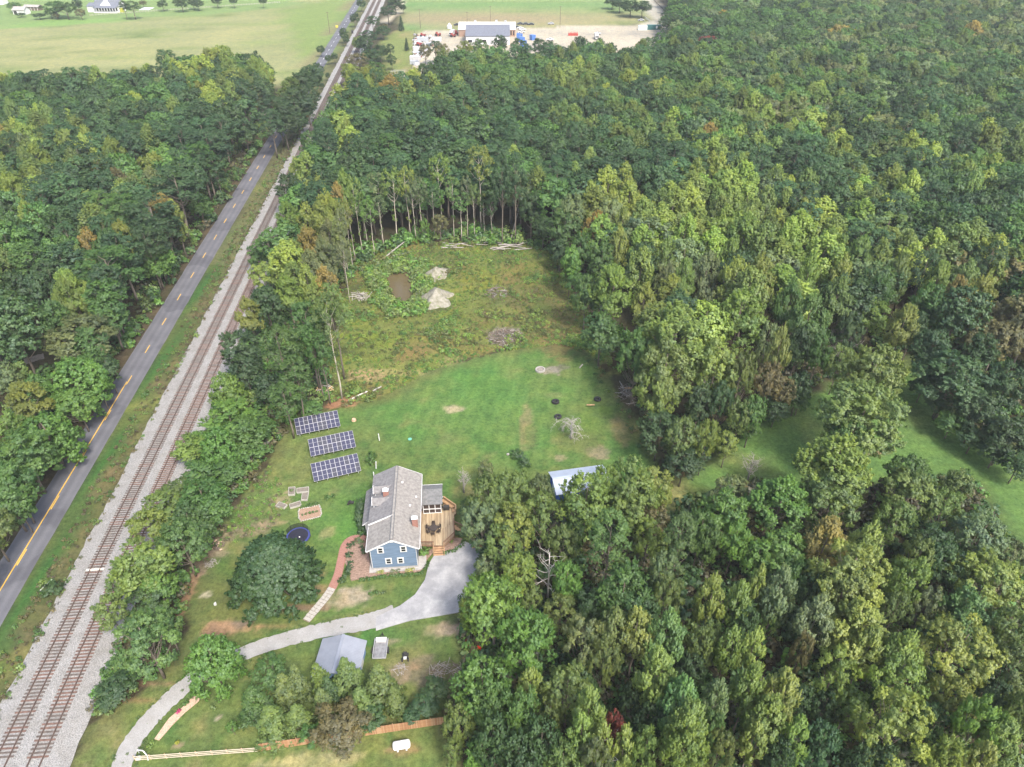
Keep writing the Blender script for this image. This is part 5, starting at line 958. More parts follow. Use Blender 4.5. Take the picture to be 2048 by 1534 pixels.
raised([(577, 992), (578, 977), (591, 976), (590, 991)], 'upright raised bed full of weeds, leftmost of the plank bed cluster', plants='S')
raised([(594, 987), (594, 979), (618, 976), (618, 985)], 'wide grey plank bed at the top of the bed cluster')
raised([(603, 1002), (605, 988), (618, 986), (615, 1002)], 'grey plank bed hanging below the right end of the wide bed')
raised([(581, 1018), (579, 1011), (601, 1004), (603, 1012)], 'slanting plank bed with a pale front board')
raised([(552, 1014), (559, 1006), (575, 1012), (568, 1019)], 'collapsed plank bed filled with brown debris, left of the slanting bed')
st_pts = [(597, 1025), (599, 1019), (620, 1015), (638, 1011), (641, 1017), (643, 1028), (640, 1034), (620, 1039), (602, 1043), (598, 1037)]
P = [G(*p) for p in st_pts]; c = sum(P, Vector()) / len(P); e = empty('stone_edged_bed', (c.x, c.y, 0), 'flower bed ringed with pale stones above the trampoline', 'flower bed'); MB().prism([(p.x - c.x, p.y - c.y) for p in P], -.05, .09).build('mulch', mat('pink_mulch', (.27, .18, .125), .95, .3, 6), e)
for a, b in zip(P, P[1:] + P[:1]):
    n = max(1, int((b - a).length / .33))
    for i in range(n): q = a + (b - a) * (i / n) - c; MB().blob((q.x, q.y, .1), (random.uniform(.13, .2), random.uniform(.12, .18), .13), seed=i, sub=1, rough=.3).build('stone', M['paver'], e)
def leafchild(name, par, c, pts, hh, ww, tint):
    rgx = np.random.default_rng(int(pts[0][0])); L = []
    for a, b in zip(pts[:-1], pts[1:]):
        A_, B_ = G(*a), G(*b); n = max(1, int((B_ - A_).length / (ww * .8)))
        for i in range(n + 1): q = A_ + (B_ - A_) * (i / n) - c; s = ww * .5 * rgx.uniform(.7, 1.2); L.append(((q.x, q.y, hh * .6), (s, s, hh * .5), rgx.normal() * .12))
    Q, V = cards(rgx, L, 70, .15, 8); o = link(name, np_mesh(name, Q, np.arange(len(Q)).reshape(-1, 4), M['leaf'], {'var': ('FLOAT', V)}), par); o.color = (*TINT[tint], 1)
leafchild('plant_row', e, c, [(604, 1017), (622, 1013), (634, 1010)], .7, .6, 'G'); leafchild('plant_row', e, c, [(605, 1033), (620, 1028), (634, 1025)], .5, .55, 'G')
# trampoline
tc = G(596, 1072, .9); e = empty('trampoline', (tc.x, tc.y, 0), 'blue-rimmed round trampoline with a dark safety net beside the magnolia', 'trampoline'); r = 1.95
blue = mat('blue_pad', (.04, .05, .17), .6, .2, 3); black = mat('jump_mat', (.018, .018, .03), .7, .2, 4)
cir = lambda rr, z, n=28: [(math.cos(2 * math.pi * i / n) * rr, math.sin(2 * math.pi * i / n) * rr, z) for i in range(n)]
MB().add(cir(r - .28, .9), [tuple(range(28))]).build('jump_mat', black, e); MB().add(cir(r - .3, .93) + cir(r, .93) + cir(r + .02, .80), [(i, 28 + i, 28 + (i + 1) % 28, (i + 1) % 28) for i in range(28)] + [(28 + i, 56 + i, 56 + (i + 1) % 28, 28 + (i + 1) % 28) for i in range(28)]).build('rim_pad', blue, e)
MB().blob((.35, -.3, 1.0), (.12, .12, .12), sub=2, rough=0).build('ball', M['white'], e)
for i in range(6):
    a = i * math.pi / 3 + .3; MB().tube([(math.cos(a) * r, math.sin(a) * r, 0), (math.cos(a) * r, math.sin(a) * r, .9), (math.cos(a) * (r + .12), math.sin(a) * (r + .12), 2.3)], .03, 6).build('pole', M['dark'], e)
nm_ = bpy.data.materials.new('net'); nm_.use_nodes = True; _t = nm_.node_tree; _b = _t.nodes['Principled BSDF']; _b.inputs['Base Color'].default_value = (.02, .022, .02, 1); tr_ = N(_t, 'ShaderNodeBsdfTransparent'); mx = N(_t, 'ShaderNodeMixShader'); mx.inputs[0].default_value = .6; _t.links.new(tr_.outputs[0], mx.inputs[1]); _t.links.new(_b.outputs[0], mx.inputs[2]); _t.links.new(mx.outputs[0], _t.nodes['Material Output'].inputs[0])
nt_ = MB(); A0 = [i for i in range(28)]; rr_ = [cir(r - .1, .95), cir(r + .05, 1.6), cir(r - .05, 1.95)]
nt_.add(rr_[0][3:14] + rr_[1][3:14] + rr_[2][3:14], [(k * 11 + i, k * 11 + i + 1, k * 11 + 11 + i + 1, k * 11 + 11 + i) for k in (0, 1) for i in range(10)]); nt_.build('safety_net', nm_, e)
# sheds
def shed(name, ctr, yaw, wd, ln, hw, hr, roofm, wallm, label, cat='shed', ridge_y=True):
    e = empty(name, (ctr.x, ctr.y, 0), label, cat, yaw); w2, l2 = wd / 2, ln / 2
    b = MB().prism([(-w2, -l2), (w2, -l2), (w2, l2), (-w2, l2)], 0, hw).add([(-w2, -l2, hw), (w2, -l2, hw), (0, -l2, hr), (-w2, l2, hw), (w2, l2, hw), (0, l2, hr)], [(0, 1, 2), (5, 4, 3)]); b.build('wall', wallm, e)
    sl2 = (hr - hw) / w2; o = .35; rf_ = MB(); slope(rf_, w2 + o, hw - o * sl2, 0, hr, -l2 - o, l2 + o, .05); slope(rf_, -w2 - o, hw - o * sl2, 0, hr, -l2 - o, l2 + o, .05); ro = rf_.build('roof', roofm, e)
    rb = MB(); y_ = -l2 - o + .05
    while y_ < l2 + o:
        for sg in (-1, 1): rb.bar((sg * (w2 + o), y_, hw - o * sl2 + .065), (0, y_, hr + .065), .05, .035)
        y_ += .23
    stuff(rb.build('roof_ribs', roofm, ro)); MB().box((0, 0, hr + .09), (.4, ln + 2 * o, .03)).build('ridge_cap', roofm, ro); return e
A_, B_, C_ = G(725, 1281, 3.), G(629, 1288, 3.), G(621, 1345, 3.)
sc = G(678, 1312, 2.9); sh = shed('metal_roofed_shed', sc, R(-3), 5.6, 5.2, 2.4, 3.5, M['galv'], mat('blue_wall', (.16, .25, .42), .6, .1, 2), 'small shed with a ribbed silver-blue metal roof beside the gravel drive')
MB().box((2.83, .5, 1.1), (.06, 1.2, 2.0)).build('door', M['white'], sh)
bs = G(1160, 955, 2.6); bl = shed('long_blue_shed', bs, R(101), 5.2, 9.4, 2.2, 3.2, mat('pale_roof', (.42, .46, .54), .45, .06, 1, metal=.2), mat('bright_blue_wall', (.03, .10, .42), .5, .1, 2), 'long shed with a pale metal roof and bright blue end wall behind the trees')
MB().box((0, 4.73, 1.1), (1.6, .05, 2.0)).build('door', M['white'], bl)
# fences
def spaced(a, b, st): n = max(1, int((b - a).length / st)); return [a + (b - a) * (i / n) for i in range(n + 1)], n
fa, fb = G(518, 1503), G(892, 1447.5); d = fb - fa; rz = math.atan2(d.y, d.x); e = empty('plank_fence', (fa.x, fa.y, 0), 'tall solid fence of new orange-brown planks at the garden edge', 'fence', rz); L = d.length
pk = [MB().box((0, 0, .88), (.132, .025, 1.72)).mesh('picket', mat('picket_%d' % i, c, .75, .2, 2)) for i, c in enumerate(((.33, .18, .095), (.39, .245, .145), (.28, .15, .08), (.36, .21, .115)))]
n = int(L / .14)
for i in range(n): o = link('picket', random.choices(pk, (4, 2, 3, 3))[0], e); o.location = (i * L / n + .07, 0, random.uniform(-.02, .02))
for zz in (.4, 1.0, 1.55): MB().box((L / 2, .035, zz), (L, .04, .09)).build('rail', M['wood'], e)
for i in range(int(L / 2.4) + 1): MB().box((i * 2.4, .10, .85), (.1, .1, 1.8)).build('post', M['wood'], e)
fa, fb = G(272, 1521), G(517, 1503.5); d = fb - fa; rz = math.atan2(d.y, d.x); L = d.length; e = empty('rail_fence', (fa.x, fa.y, 0), 'low three-rail fence of pale timber from the drive to the plank fence', 'fence', rz); pale = mat('pale_rail', (.56, .48, .38), .75, .15, 2)
n = 8
for i in range(n + 1): MB().box((i * L / n, 0, .55), (.11, .11, 1.2)).build('post', M['wood'], e)
for i in range(n):
    for zz in (.3, .68, 1.05): MB().box(((i + .5) * L / n, -.07, zz), (L / n - .01, .035, .13)).build('rail', pale, e)
q = G(282, 1512); e = empty('bent_gate_post', (q.x, q.y, 0), 'bent white gate post and pale boulder at the end of the rail fence', 'gate post')
MB().tube([(-.3, .3, 0), (-.25, .25, 1.0), (.5, .1, 1.15)], .07, 6).build('post', M['white'], e); MB().tube([(.55, .1, 1.1), (1.0, -.2, .5), (1.15, -.55, .05)], .07, 6).build('fallen_arm', M['white'], e); MB().blob((-.05, -.35, .25), (.4, .35, .3), seed=4, sub=2).build('boulder', M['paver'], e)
# propane tank
a, b = G(786, 1493, .9), G(820, 1487, .9); d = b - a; e = empty('propane_tank', ((a + b) / 2).xy.to_3d(), 'white propane tank lying on the grass in front of the plank fence', 'tank', math.atan2(d.y, d.x)); L = d.length
tk = MB(); pr_ = [(-.5, .02), (-.49, .25), (-.46, .42), (-.40, .52), (.40, .52), (.46, .42), (.49, .25), (.5, .02)]; tk.tube([(x_ * L * 1.05, 0, .95) for x_, _ in pr_], [r_ * 1.05 for _, r_ in pr_], 18); tk.build('tank_body', mat('tank_white', (.80, .80, .80), .4, .03, 2), e, smooth=True)
for x_ in (-.55, .55): MB().box((x_, 0, .2), (.22, .7, .45)).build('foot', M['white'], e)
MB().tube([(0, 0, 1.45), (0, 0, 1.62)], .2, 10).build('valve_dome', M['white'], e)
# trailer, hand truck, chairs
tq = G(761, 1298, .6); e = empty('utility_trailer', (tq.x, tq.y, 0), 'flat grey utility trailer with a white box at its front, right of the silver shed', 'trailer', R(2)); gm = mat('trailer_deck', (.20, .20, .21), .7, .3, 2)
for i in range(8): MB().box((-.75 + i * .215, 0, .62), (.2, 3.0, .05)).build('plank', gm, e)
MB().box((-.93, 0, .78), (.07, 3.1, .3)).box((.93, 0, .78), (.07, 3.1, .3)).box((0, -1.52, .7), (1.8, .06, .2)).build('side_frame', mat('frame_grey', (.36, .36, .37), .5, .1, 3), e); MB().box((0, 1.25, .9), (1.4, .5, .42)).box((0, 1.25, 1.13), (1.5, .56, .06)).build('white_box', M['white'], e)
MB().bar((-.5, 1.5, .5), (0, 2.6, .5), .08, .1).bar((.5, 1.5, .5), (0, 2.6, .5), .08, .1).tube([(0, 2.5, .1), (0, 2.5, .9)], .05).build('tongue', M['dark'], e)
for sx in (-1.08, 1.08): MB().tube([(sx - .1, -.2, .34), (sx + .1, -.2, .34)], .34, 14).build('wheel', M['rubber'], e); MB().box((sx, -.2, .72), (.26, .9, .06)).build('mudguard', M['dark'], e)
tq = G(811, 1318); e = empty('riding_mower', (tq.x, tq.y, 0), 'small black mower with a pale seat on the grass right of the trailer', 'mower', R(5)); MB().box((0, .35, .45), (.5, .8, .4)).box((0, .1, .3), (.75, .5, .16)).build('body', M['dark'], e); MB().box((0, -.25, .62), (.42, .4, .1)).box((0, -.45, .8), (.42, .08, .35)).build('seat', M['white'], e); MB().bar((0, .1, .6), (0, -.02, .95), .05, .05).tube([(-.2, -.03, .95), (.2, -.03, .95)], .03).build('steering', M['dark'], e)
for sx, sy, rr in ((-.42, -.3, .28), (.42, -.3, .28), (-.36, .6, .2), (.36, .6, .2)): MB().tube([(sx - .08, sy, rr), (sx + .08, sy, rr)], rr, 12).build('wheel', M['rubber'], e)
red = mat('red_plastic', (.62, .05, .02), .5, .08, 3)
for px, py, rz, lb in ((938, 1291, 60, 'orange-red garden chair standing alone above the other two under the trees'), (947, 1308, 20, 'left one of the pair of orange-red garden chairs under the trees'), (956, 1307, -30, 'right one of the pair of orange-red garden chairs under the trees')):
    q = G(px, py); e = empty('garden_chair', (q.x, q.y, 0), lb, 'chair', R(rz), 'orange-red garden chairs')
    for i in range(4): MB().box((-.24 + i * .16, .32, .72), (.14, .05, .85), mat=Matrix.Rotation(R(-18), 3, 'X')).build('back_slat', red, e)
    MB().box((0, -.02, .38), (.62, .6, .05), mat=Matrix.Rotation(R(8), 3, 'X')).build('seat', red, e)
    for sx in (-.38, .38): MB().box((sx, -.05, .58), (.14, .75, .04)).build('armrest', red, e); MB().box((sx, -.35, .28), (.06, .1, .58)).build('leg', red, e); MB().box((sx, .25, .28), (.06, .1, .58)).build('leg', red, e)
q = G(957, 1091, .6); e = empty('timber_barrier', (q.x, q.y, 0), 'new yellow timber bench at the top of the paved drive', 'bench', R(-8)); wy = mat('new_pine', (.58, .38, .15), .7, .15, 2)
for zz in (.45, .62, .79): MB().box((0, .1, zz), (2.1, .05, .15)).build('slat', wy, e)
MB().box((0, -.2, .45), (2.1, .5, .05)).build('seat', wy, e)
for sx in (-.95, .95): MB().bar((sx, -.4, 0), (sx, .1, .85), .08, .08).bar((sx, .3, 0), (sx, .1, .85), .08, .08).build('leg', wy, e)
# tyres, fire ring, small things on the lawn
def torus(R_, r_, n=22, k=9):
    b = MB(); vs = [((R_ + r_ * 1.0 * math.cos(t)) * math.cos(a), (R_ + r_ * math.cos(t)) * math.sin(a), r_ * 1.05 * math.sin(t) + r_) for a in [2 * math.pi * i / n for i in range(n)] for t in [2 * math.pi * j / k for j in range(k)]]
    return b.add(vs, [(i * k + j, ((i + 1) % n) * k + j, ((i + 1) % n) * k + (j + 1) % k, i * k + (j + 1) % k) for i in range(n) for j in range(k)])
ty = torus(.52, .26).mesh('tyre', M['rubber'], True); lug = MB()
for i in range(22): a = 2 * math.pi * i / 22; lug.box((math.cos(a) * .78, math.sin(a) * .78, .27), (.05, .10, .4), a)
for px, py, lb in ((1111, 805, 'black tractor tyre lying left of the bare tree top'), (1195, 800, 'black tractor tyre lying nearest the wood edge on the lawn'), (1116, 835, 'black tractor tyre half behind the drooping branches of the bare tree')):
    q = G(px, py); o = link('tyre', ty); o.location = (q.x, q.y, gz(q.x, q.y)); tag(o, lb, 'tyre', 'tractor tyres on the lawn'); link('tread', lug.mesh('tread', M['rubber']) if 'treadme' not in globals() else treadme, o)
    treadme = bpy.data.meshes.get('tread')
q = G(1080.5, 741); e = empty('fire_ring', (q.x, q.y, gz(q.x, q.y)), 'round pale stone fire ring on the lawn beside the grey ash patch', 'fire ring')
for i in range(20):
    a = 2 * math.pi * i / 20; MB().box((math.cos(a) * .95, math.sin(a) * .95, .2), (.26, .29, .42), a).build('stone', M['paver'], e)
MB().add([(math.cos(i * .5236) * .82, math.sin(i * .5236) * .82, .16) for i in range(12)], [tuple(range(12))]).build('ash', mat('ash', (.22, .19, .17), .95, .5, 8), e)
for i in range(7): a = random.uniform(0, 6); MB().tube([(math.cos(a) * .6, math.sin(a) * .6, .22), (math.cos(a + 2.6) * .6, math.sin(a + 2.6) * .6, .3)], .05, 5).build('stick', M['dead_wood'], e)
def post(px, py, h, label, cat='post', m=None, r=.07, lean=0, group=None, name='fence_post'):
    q = G(px, py); o = MB().tube([(0, 0, -.2), (lean * h, 0, h)], r, 7).build(name, m or M['white']); o.location = (q.x, q.y, gz(q.x, q.y)); return tag(o, label, cat, group)
post(759, 881, 1.7, 'weathered white post on the lawn right of the middle solar row', lean=-.02, r=.1); post(752, 937, 1.7, 'white post behind the rear roof corner of the blue house', lean=.1, r=.1); post(748, 957, 1.6, 'white post nearest the blue house roof on the lawn side', lean=.05, r=.1)
q = G(820, 878.5); o = MB().prism([(math.cos(i * .6283) * .38, math.sin(i * .6283) * .38) for i in range(10)], 0, .12).build('tank_lid', mat('teal_lid', (.12, .34, .26), .6, .1, 3)); o.location = (q.x, q.y, gz(q.x, q.y)); tag(o, 'teal round lid in the middle of the mown lawn', 'lid')
q = G(708, 841); o = MB().tube([(0, 0, -.2), (0, 0, .25), (0, 0, .42)], [.55, .42, .36], 10).build('tree_stump', mat('stump', (.46, .30, .20), .9, .35, 4)); o.location = (q.x, q.y, gz(q.x, q.y)); tag(o, 'cut tree stump on the lawn right of the top solar row', 'stump')
q = G(1016, 910); o = MB().blob((0, 0, .2), (.3, .25, .25), seed=2).build('boulder', M['paver']); o.location = (q.x, q.y, 0); tag(o, 'small white stone by the dark lawn shrub', 'stone')
q = G(431, 1210); o = MB().box((0, 0, .2), (.3, .25, .4)).box((.1, 0, .5), (.12, .2, .25)).build('garden_ornament', M['white']); o.location = (q.x, q.y, 0); tag(o, 'small white ornament on the shaded lawn left of the magnolia', 'ornament')
q = G(703, 1008); o = MB().box((0, 0, .4), (.9, .5, .25)).box((-.2, .1, .6), (.3, .4, .2)).tube([(-.5, -.3, .2), (-.5, .3, .2)], .2, 8).build('wheelbarrow', M['dark']); o.location = (q.x, q.y, 0); tag(o, 'dark wheelbarrow on the lawn beside the shrub wall of the house', 'wheelbarrow')
q = G(1163, 733); o = MB().bar((-.5, -.7, .12), (.3, .6, .2), .22, .16).build('fallen_log', M['dead_wood']); o.location = (q.x, q.y, 0); tag(o, 'short pale log at the lawn edge right of the ash patch', 'log')
q = G(92, 1171); o = MB().tube([(-.35, -1.0, .1), (.5, 1.0, .25)], .07, 6).build('fallen_post', M['white']); o.location = (q.x, q.y, 0); tag(o, 'pale post lying in the verge by the dark road-side shrub', 'post')
q = G(1197, 947, .8); o = MB().box((0, 0, .8), (1.1, .1, .12)).box((0, 0, .5), (1.1, .1, .12)).box((-.45, 0, .4), (.1, .1, .8)).box((.45, 0, .4), (.1, .1, .8)).build('sawhorse', M['grey_plank']); o.location = (q.x, q.y, 0); tag(o, 'grey wooden rack behind the long blue shed', 'rack')
# ------------------------------------------------------------------ dead and bare trees
def bare(name, px, py, h, spread, label, m, droop=0., seed=1, n=14, sub=4, lean=0., r0=.2, up=.25, cat='dead tree', twig=1):
    q = G(px, py); e = empty(name, (q.x, q.y, gz(q.x, q.y)), label, cat); rg = random.Random(seed); tr = MB(); br = MB()
    tr.tube([(0, 0, -.2), (lean * .3, .0, h * .35), (lean * .7, .05, h * .7), (lean, 0, h)], [r0, r0 * .75, r0 * .45, .04], 8); tr.build('trunk', m, e, smooth=True)
    def grow(p, d, L, r, lv):
        pts = [p]; rs = [r]; dd = d.copy()
        for i in range(5):
            dd = (dd + Vector((rg.uniform(-.28, .28), rg.uniform(-.28, .28), rg.uniform(-.2, .25) - droop * i * .35))).normalized(); pts.append(pts[-1] + dd * L / 5); rs.append(r * (1 - .17 * (i + 1)))
        br.tube(pts, rs, 5 if lv < 2 else 3, cap=False)
        if lv < twig + 1:
            for k in range(sub): i = rg.randint(2, 5); d2 = (dd * .6 + Vector((rg.uniform(-1, 1), rg.uniform(-1, 1), rg.uniform(-.4, .8)))).normalized(); grow(pts[i], d2, L * rg.uniform(.35, .6), r * .5, lv + 1)
    for i in range(n):
        s = .3 + .7 * i / n; a = i * 2.4 + rg.uniform(-.5, .5); p = Vector((lean * s, 0, h * s)); d = Vector((math.cos(a), math.sin(a), up + rg.uniform(-.1, .35))).normalized(); grow(p, d, spread * (1.15 - .75 * s) * rg.uniform(.7, 1.2), r0 * .38 * (1.2 - s * .7), 0)
    br.build('branches', m, e); return e
bare('dead_tree', 1095, 1203, 11.2, 4.6, 'bare white dead tree standing among green trees right of the drive', M['snag_wood'], seed=4, n=15, sub=2, r0=.19, up=.3, twig=0)
bare('bare_tree', 1142, 877, 4.6, 4.2, 'leafless grey tree with drooping branches on the lawn among the tyres', mat('grey_bark', (.30, .28, .26), .9, .25, 4), droop=.5, seed=8, n=13, sub=6, r0=.24, up=.7, cat='bare tree')
bare('bare_tree', 1494, 965, 6, 2.6, 'leafless grey tree between the mown strip and the lower wood', M['dead_wood'], seed=3, n=18, sub=5, up=.9, cat='bare tree')
bare('bare_tree', 928, 985, 5, 2., 'small leafless shrub-like tree behind the deck', M['dead_wood'], seed=5, n=14, sub=5, up=.9, cat='bare tree')
bare('bare_tree', 1668, 735, 9, 4.5, 'grey leafless thicket tree at the wood edge above the mown strip', M['dead_wood'], seed=6, n=22, sub=6, up=.8, cat='bare tree')
bare('bare_tree', 540, 262, 9, 4, 'leafless tree beside the road bend before the railway curve', M['dead_wood'], seed=9, n=16, sub=5, up=.8, cat='bare tree')
bare('bare_tree', 1735, 1395, 11, 3.4, 'white-limbed dead tree deep in the lower right wood', M['snag_wood'], seed=11, n=12, sub=2, twig=0)
bare('bare_tree', 1204, 1545, 10, 3.4, 'white-branched dying tree at the bottom edge below the red tree', M['snag_wood'], seed=12, n=13, sub=3, twig=0)
# ------------------------------------------------------------------ heaps, logs, mounds
def heap(name, px, py, rx, ry, hh, n, label, cat, ms, ln=(.5, 1.6), rad=(.04, .11), seed=1):
    q = G(px, py); e = empty(name, (q.x, q.y, gz(q.x, q.y)), label, cat); rg = random.Random(seed)
    for i in range(n):
        a = rg.uniform(0, 6.28); s = rg.random() ** .5; x_, y_ = math.cos(a) * s * rx, math.sin(a) * s * ry; z_ = hh * (1 - s) * rg.uniform(.3, 1) + .08; L = rg.uniform(*ln); t = rg.uniform(0, 3.14); dz = rg.uniform(-.25, .25)
        d = Vector((math.cos(t), math.sin(t), dz)) * L / 2; p = Vector((x_, y_, z_)); r_ = rg.uniform(*rad); MB().tube([p - d, p + d], [r_, r_ * .8], 5).build('branch' if rad[1] < .12 else 'log', rg.choice(ms), e)
    return e
DWS = [M['dead_wood'], M['dark_wood'], M['dark_wood'], M['bark']]
heap('brush_pile', 1012, 676, 4.4, 3.8, 1.4, 230, 'large grey pile of cut wood at the meadow edge above the lawn', 'brush pile', DWS, (.5, 1.8), seed=2)
heap('brush_pile', 993, 585, 2.8, 3.6, .9, 80, 'grey pile of branches overgrown with weeds in the meadow', 'brush pile', DWS, (.6, 2.2), seed=3)
heap('brush_pile', 720, 594, 2.6, 2.2, 1., 45, 'pale brush pile at the left side of the pond', 'brush pile', [M['dead_wood'], M['grey_plank']], (1.2, 3.), seed=4)
heap('log_pile', 428, 1092, 1.8, 1.3, .8, 50, 'split firewood heap under the railway trees', 'log pile', [mat('split_wood', (.48, .34, .24), .9, .3, 4), M['bark'], M['dark_wood']], (.35, .5), (.1, .17), seed=5)
heap('brush_pile', 425, 1127, 1.2, .8, .4, 35, 'small heap of grey sticks below the firewood', 'brush pile', [M['dead_wood']], (.4, .9), (.02, .05), seed=6)
heap('brush_pile', 895, 1340, 2.6, 1.3, .8, 60, 'heap of grey bare branches near the garden chairs', 'brush pile', [M['dead_wood'], M['dark_wood']], (1., 2.6), (.02, .05), seed=7)
heap('brush_pile', 800, 1340, .9, .7, .5, 26, 'small white branch heap beside the right cedar', 'brush pile', [M['dead_wood']], (.6, 1.2), (.02, .05), seed=8)
heap('brush_pile', 1255, 790, 1.6, 3.4, .9, 60, 'tangle of pale dead limbs under the big tree at the lawn edge', 'brush pile', [M['dead_wood'], M['bark']], (1.5, 3.6), (.03, .08), seed=9)
heap('log_pile', 650, 778, 1.6, 1.5, .6, 12, 'pale timber boards stacked behind the pines', 'log pile', [mat('fresh_log', (.55, .38, .22), .8, .2, 3), M['grey_plank']], (1.6, 2.4), (.1, .14), seed=10)
rg = random.Random(21)
def log(px0, py0, px1, py1, r_, label, m=None, z0=.2, z1=.3, group=None):
    a, b = G(px0, py0), G(px1, py1); c = (a + b) / 2; o = MB().tube([a - c + Vector((0, 0, z0)), Vector((rg.uniform(-.1, .1), rg.uniform(-.1, .1), (z0 + z1) / 2)), b - c + Vector((0, 0, z1))], [r_, r_ * .85, r_ * .6], 7).build('fallen_log', m or M['dead_wood']); o.location = (c.x, c.y, gz(c.x, c.y)); return tag(o, label, 'log', group)
log(697, 803, 735, 785, .22, 'long pale log lying right of the lone tall pine', M['snag_wood']); log(745, 784, 763, 775, .22, 'shorter pale log end beyond the long one on the lawn edge')
log(766, 520, 816, 490, .22, 'longest grey fallen trunk leaning behind the pond', z0=.3, z1=1.8); log(778, 516, 824, 505, .25, 'fallen trunk lying low behind the pond'); log(778, 496, 797, 513, .14, 'thin crossed trunk behind the pond')
log(1020, 487, 1046, 425, .2, 'broken pale trunk leaning against the pines at the clearing edge', z0=.2, z1=6.)
for i in range(26):
    x_ = rg.uniform(895, 1050); y_ = rg.uniform(486, 501); l = rg.uniform(16, 46); log(x_ - l / 2, y_ + rg.uniform(-4, 4), x_ + l / 2, y_ + rg.uniform(-4, 4), rg.uniform(.1, .2), 'grey fallen trunk in the long log row at the far edge of the clearing', z0=rg.uniform(.2, 1.), z1=rg.uniform(.2, 1.), group='fallen trunks along the far edge of the clearing')
sandm = mat('sand', (.31, .29, .25), .95, .2, 1.1, c2=(.13, .125, .075), bump=1.0)
for (m, r_, h_), lb in zip(MOUNDS, ('smaller pale sand mound at the upper right of the pond', 'larger pale sand mound at the lower right of the pond')):
    vs = []; fs = []; nr, na = 9, 28; rgx = random.Random(int(h_ * 10)); ph = [rgx.uniform(0, 6.3) for _ in range(4)]
    for i in range(nr + 1):
        for k in range(na):
            a = 2 * math.pi * k / na; s = i / nr; rr = r_ * 1.25 * s * (1 + .22 * math.sin(2 * a + ph[0]) + .14 * math.sin(5 * a + ph[1]) + rgx.uniform(-.07, .07)); z_ = h_ * 1.25 * (1 - s) ** 1.15 * (1 + .18 * math.sin(3 * a + ph[2]) * s) - .15 * s + .5 * math.sin(7 * s + 3 * a + ph[3]) * s * (1 - s) + rgx.uniform(-.12, .12) * (s > 0) * (s < 1); vs.append((math.cos(a) * rr, math.sin(a) * rr * 1.0, z_))
    for i in range(nr):
        for k in range(na): fs.append((i * na + k, (i + 1) * na + k, (i + 1) * na + (k + 1) % na, i * na + (k + 1) % na))
    o = MB().add(vs, fs).build('sand_mound', sandm, smooth=True); o.location = (m[0], m[1], gz(*m)); tag(o, lb, 'sand mound')
bp_, _o = ribbon('farm_track', [(88, 712), (60, 720), (30, 732), (-20, 748)], [2.6] * 4, stones('track', (.30, .27, .24), (.22, .20, .18), 10, .3), .05, .15)
# ------------------------------------------------------------------ far farmstead
def gable(e, wd, ln, hw, hr, roofm, wallm, ridge='x', o=.5, ctr=(0, 0)):
    """gabled block with its ridge along x (or y): wall and roof parts"""
    a, b = (wd, ln) if ridge == 'y' else (ln, wd); Rm = Matrix.Rotation(0 if ridge == 'y' else math.pi / 2, 3, 'Z'); w2, l2 = a / 2, b / 2
    W = MB().prism([(-w2, -l2), (w2, -l2), (w2, l2), (-w2, l2)], 0, hw).add([(-w2, -l2, hw), (w2, -l2, hw), (0, -l2, hr), (-w2, l2, hw), (w2, l2, hw), (0, l2, hr)], [(0, 1, 2), (5, 4, 3)])
    sl2 = (hr - hw) / w2; Rf = MB(); slope(Rf, w2 + o, hw - o * sl2, 0, hr, -l2 - o, l2 + o, .15); slope(Rf, -w2 - o, hw - o * sl2, 0, hr, -l2 - o, l2 + o, .15)
    for X in (W, Rf): X.V = [tuple(Rm @ Vector(v) + Vector((ctr[0], ctr[1], 0))) for v in X.V]
    return W.build('wall', wallm, e), Rf.build('roof', roofm, e)
wh = M['white']; sl_roof = mat('slate_roof', (.13, .14, .17), .8, .15, 1)
fp = G(214, 26); e = empty('farmhouse', (fp.x, fp.y + 7, 0), 'white farmhouse with slate gable and long columned porch in the top left corner', 'house', R(-6))
gable(e, 19, 9, 4.6, 8.6, sl_roof, wh, 'x'); pr_ = MB(); slope(pr_, 0, 0, 0.01, 0.01, 0, .01); MB().add([(-9, -4.5, 4.5), (9, -4.5, 4.5), (9, -8, 3.5), (-9, -8, 3.5), (-9, -4.5, 4.3), (9, -4.5, 4.3), (9, -8, 3.3), (-9, -8, 3.3)], [(3, 2, 1, 0), (4, 5, 6, 7), (3, 7, 6, 2)]).build('porch_roof', sl_roof, e)
MB().add([(-5, -4.7, 4.6), (4, -4.7, 4.6), (-.5, -4.7, 8.0), (-.5, 0, 8.2)], [(0, 1, 2), (0, 2, 3), (1, 3, 2)]).build('front_gable', mat('pale_gable', (.62, .66, .70), .6, .05, 1), e)
for i in range(9): MB().box((-8.8 + i * 2.2, -7.7, 1.9), (.35, .35, 3.2)).build('column', wh, e)
for i in range(8): MB().box((-7.7 + i * 2.2, -4.55, 2.2), (1.3, .12, 2.2)).build('window', M['glass'], e)
MB().box((0, -6.2, .3), (18.2, 3.6, .5)).build('porch_floor', wh, e); MB().box((-12.5, -2, 2), (6, 6, 4)).build('side_wing', wh, e); MB().add([(-15.8, -5.4, 4), (-9.4, -5.4, 4), (-9.4, 0, 6), (-15.8, 0, 6), (-15.8, 1.4, 4), (-9.4, 1.4, 4)], [(0, 1, 2, 3), (3, 2, 5, 4)]).build('wing_roof', sl_roof, e)
MB().box((10.8, -3, 1.5), (2.6, 1.5, 3)).build('yellow_porch_end', mat('yellow_shrub', (.35, .36, .05), .8, .3, 2), e)
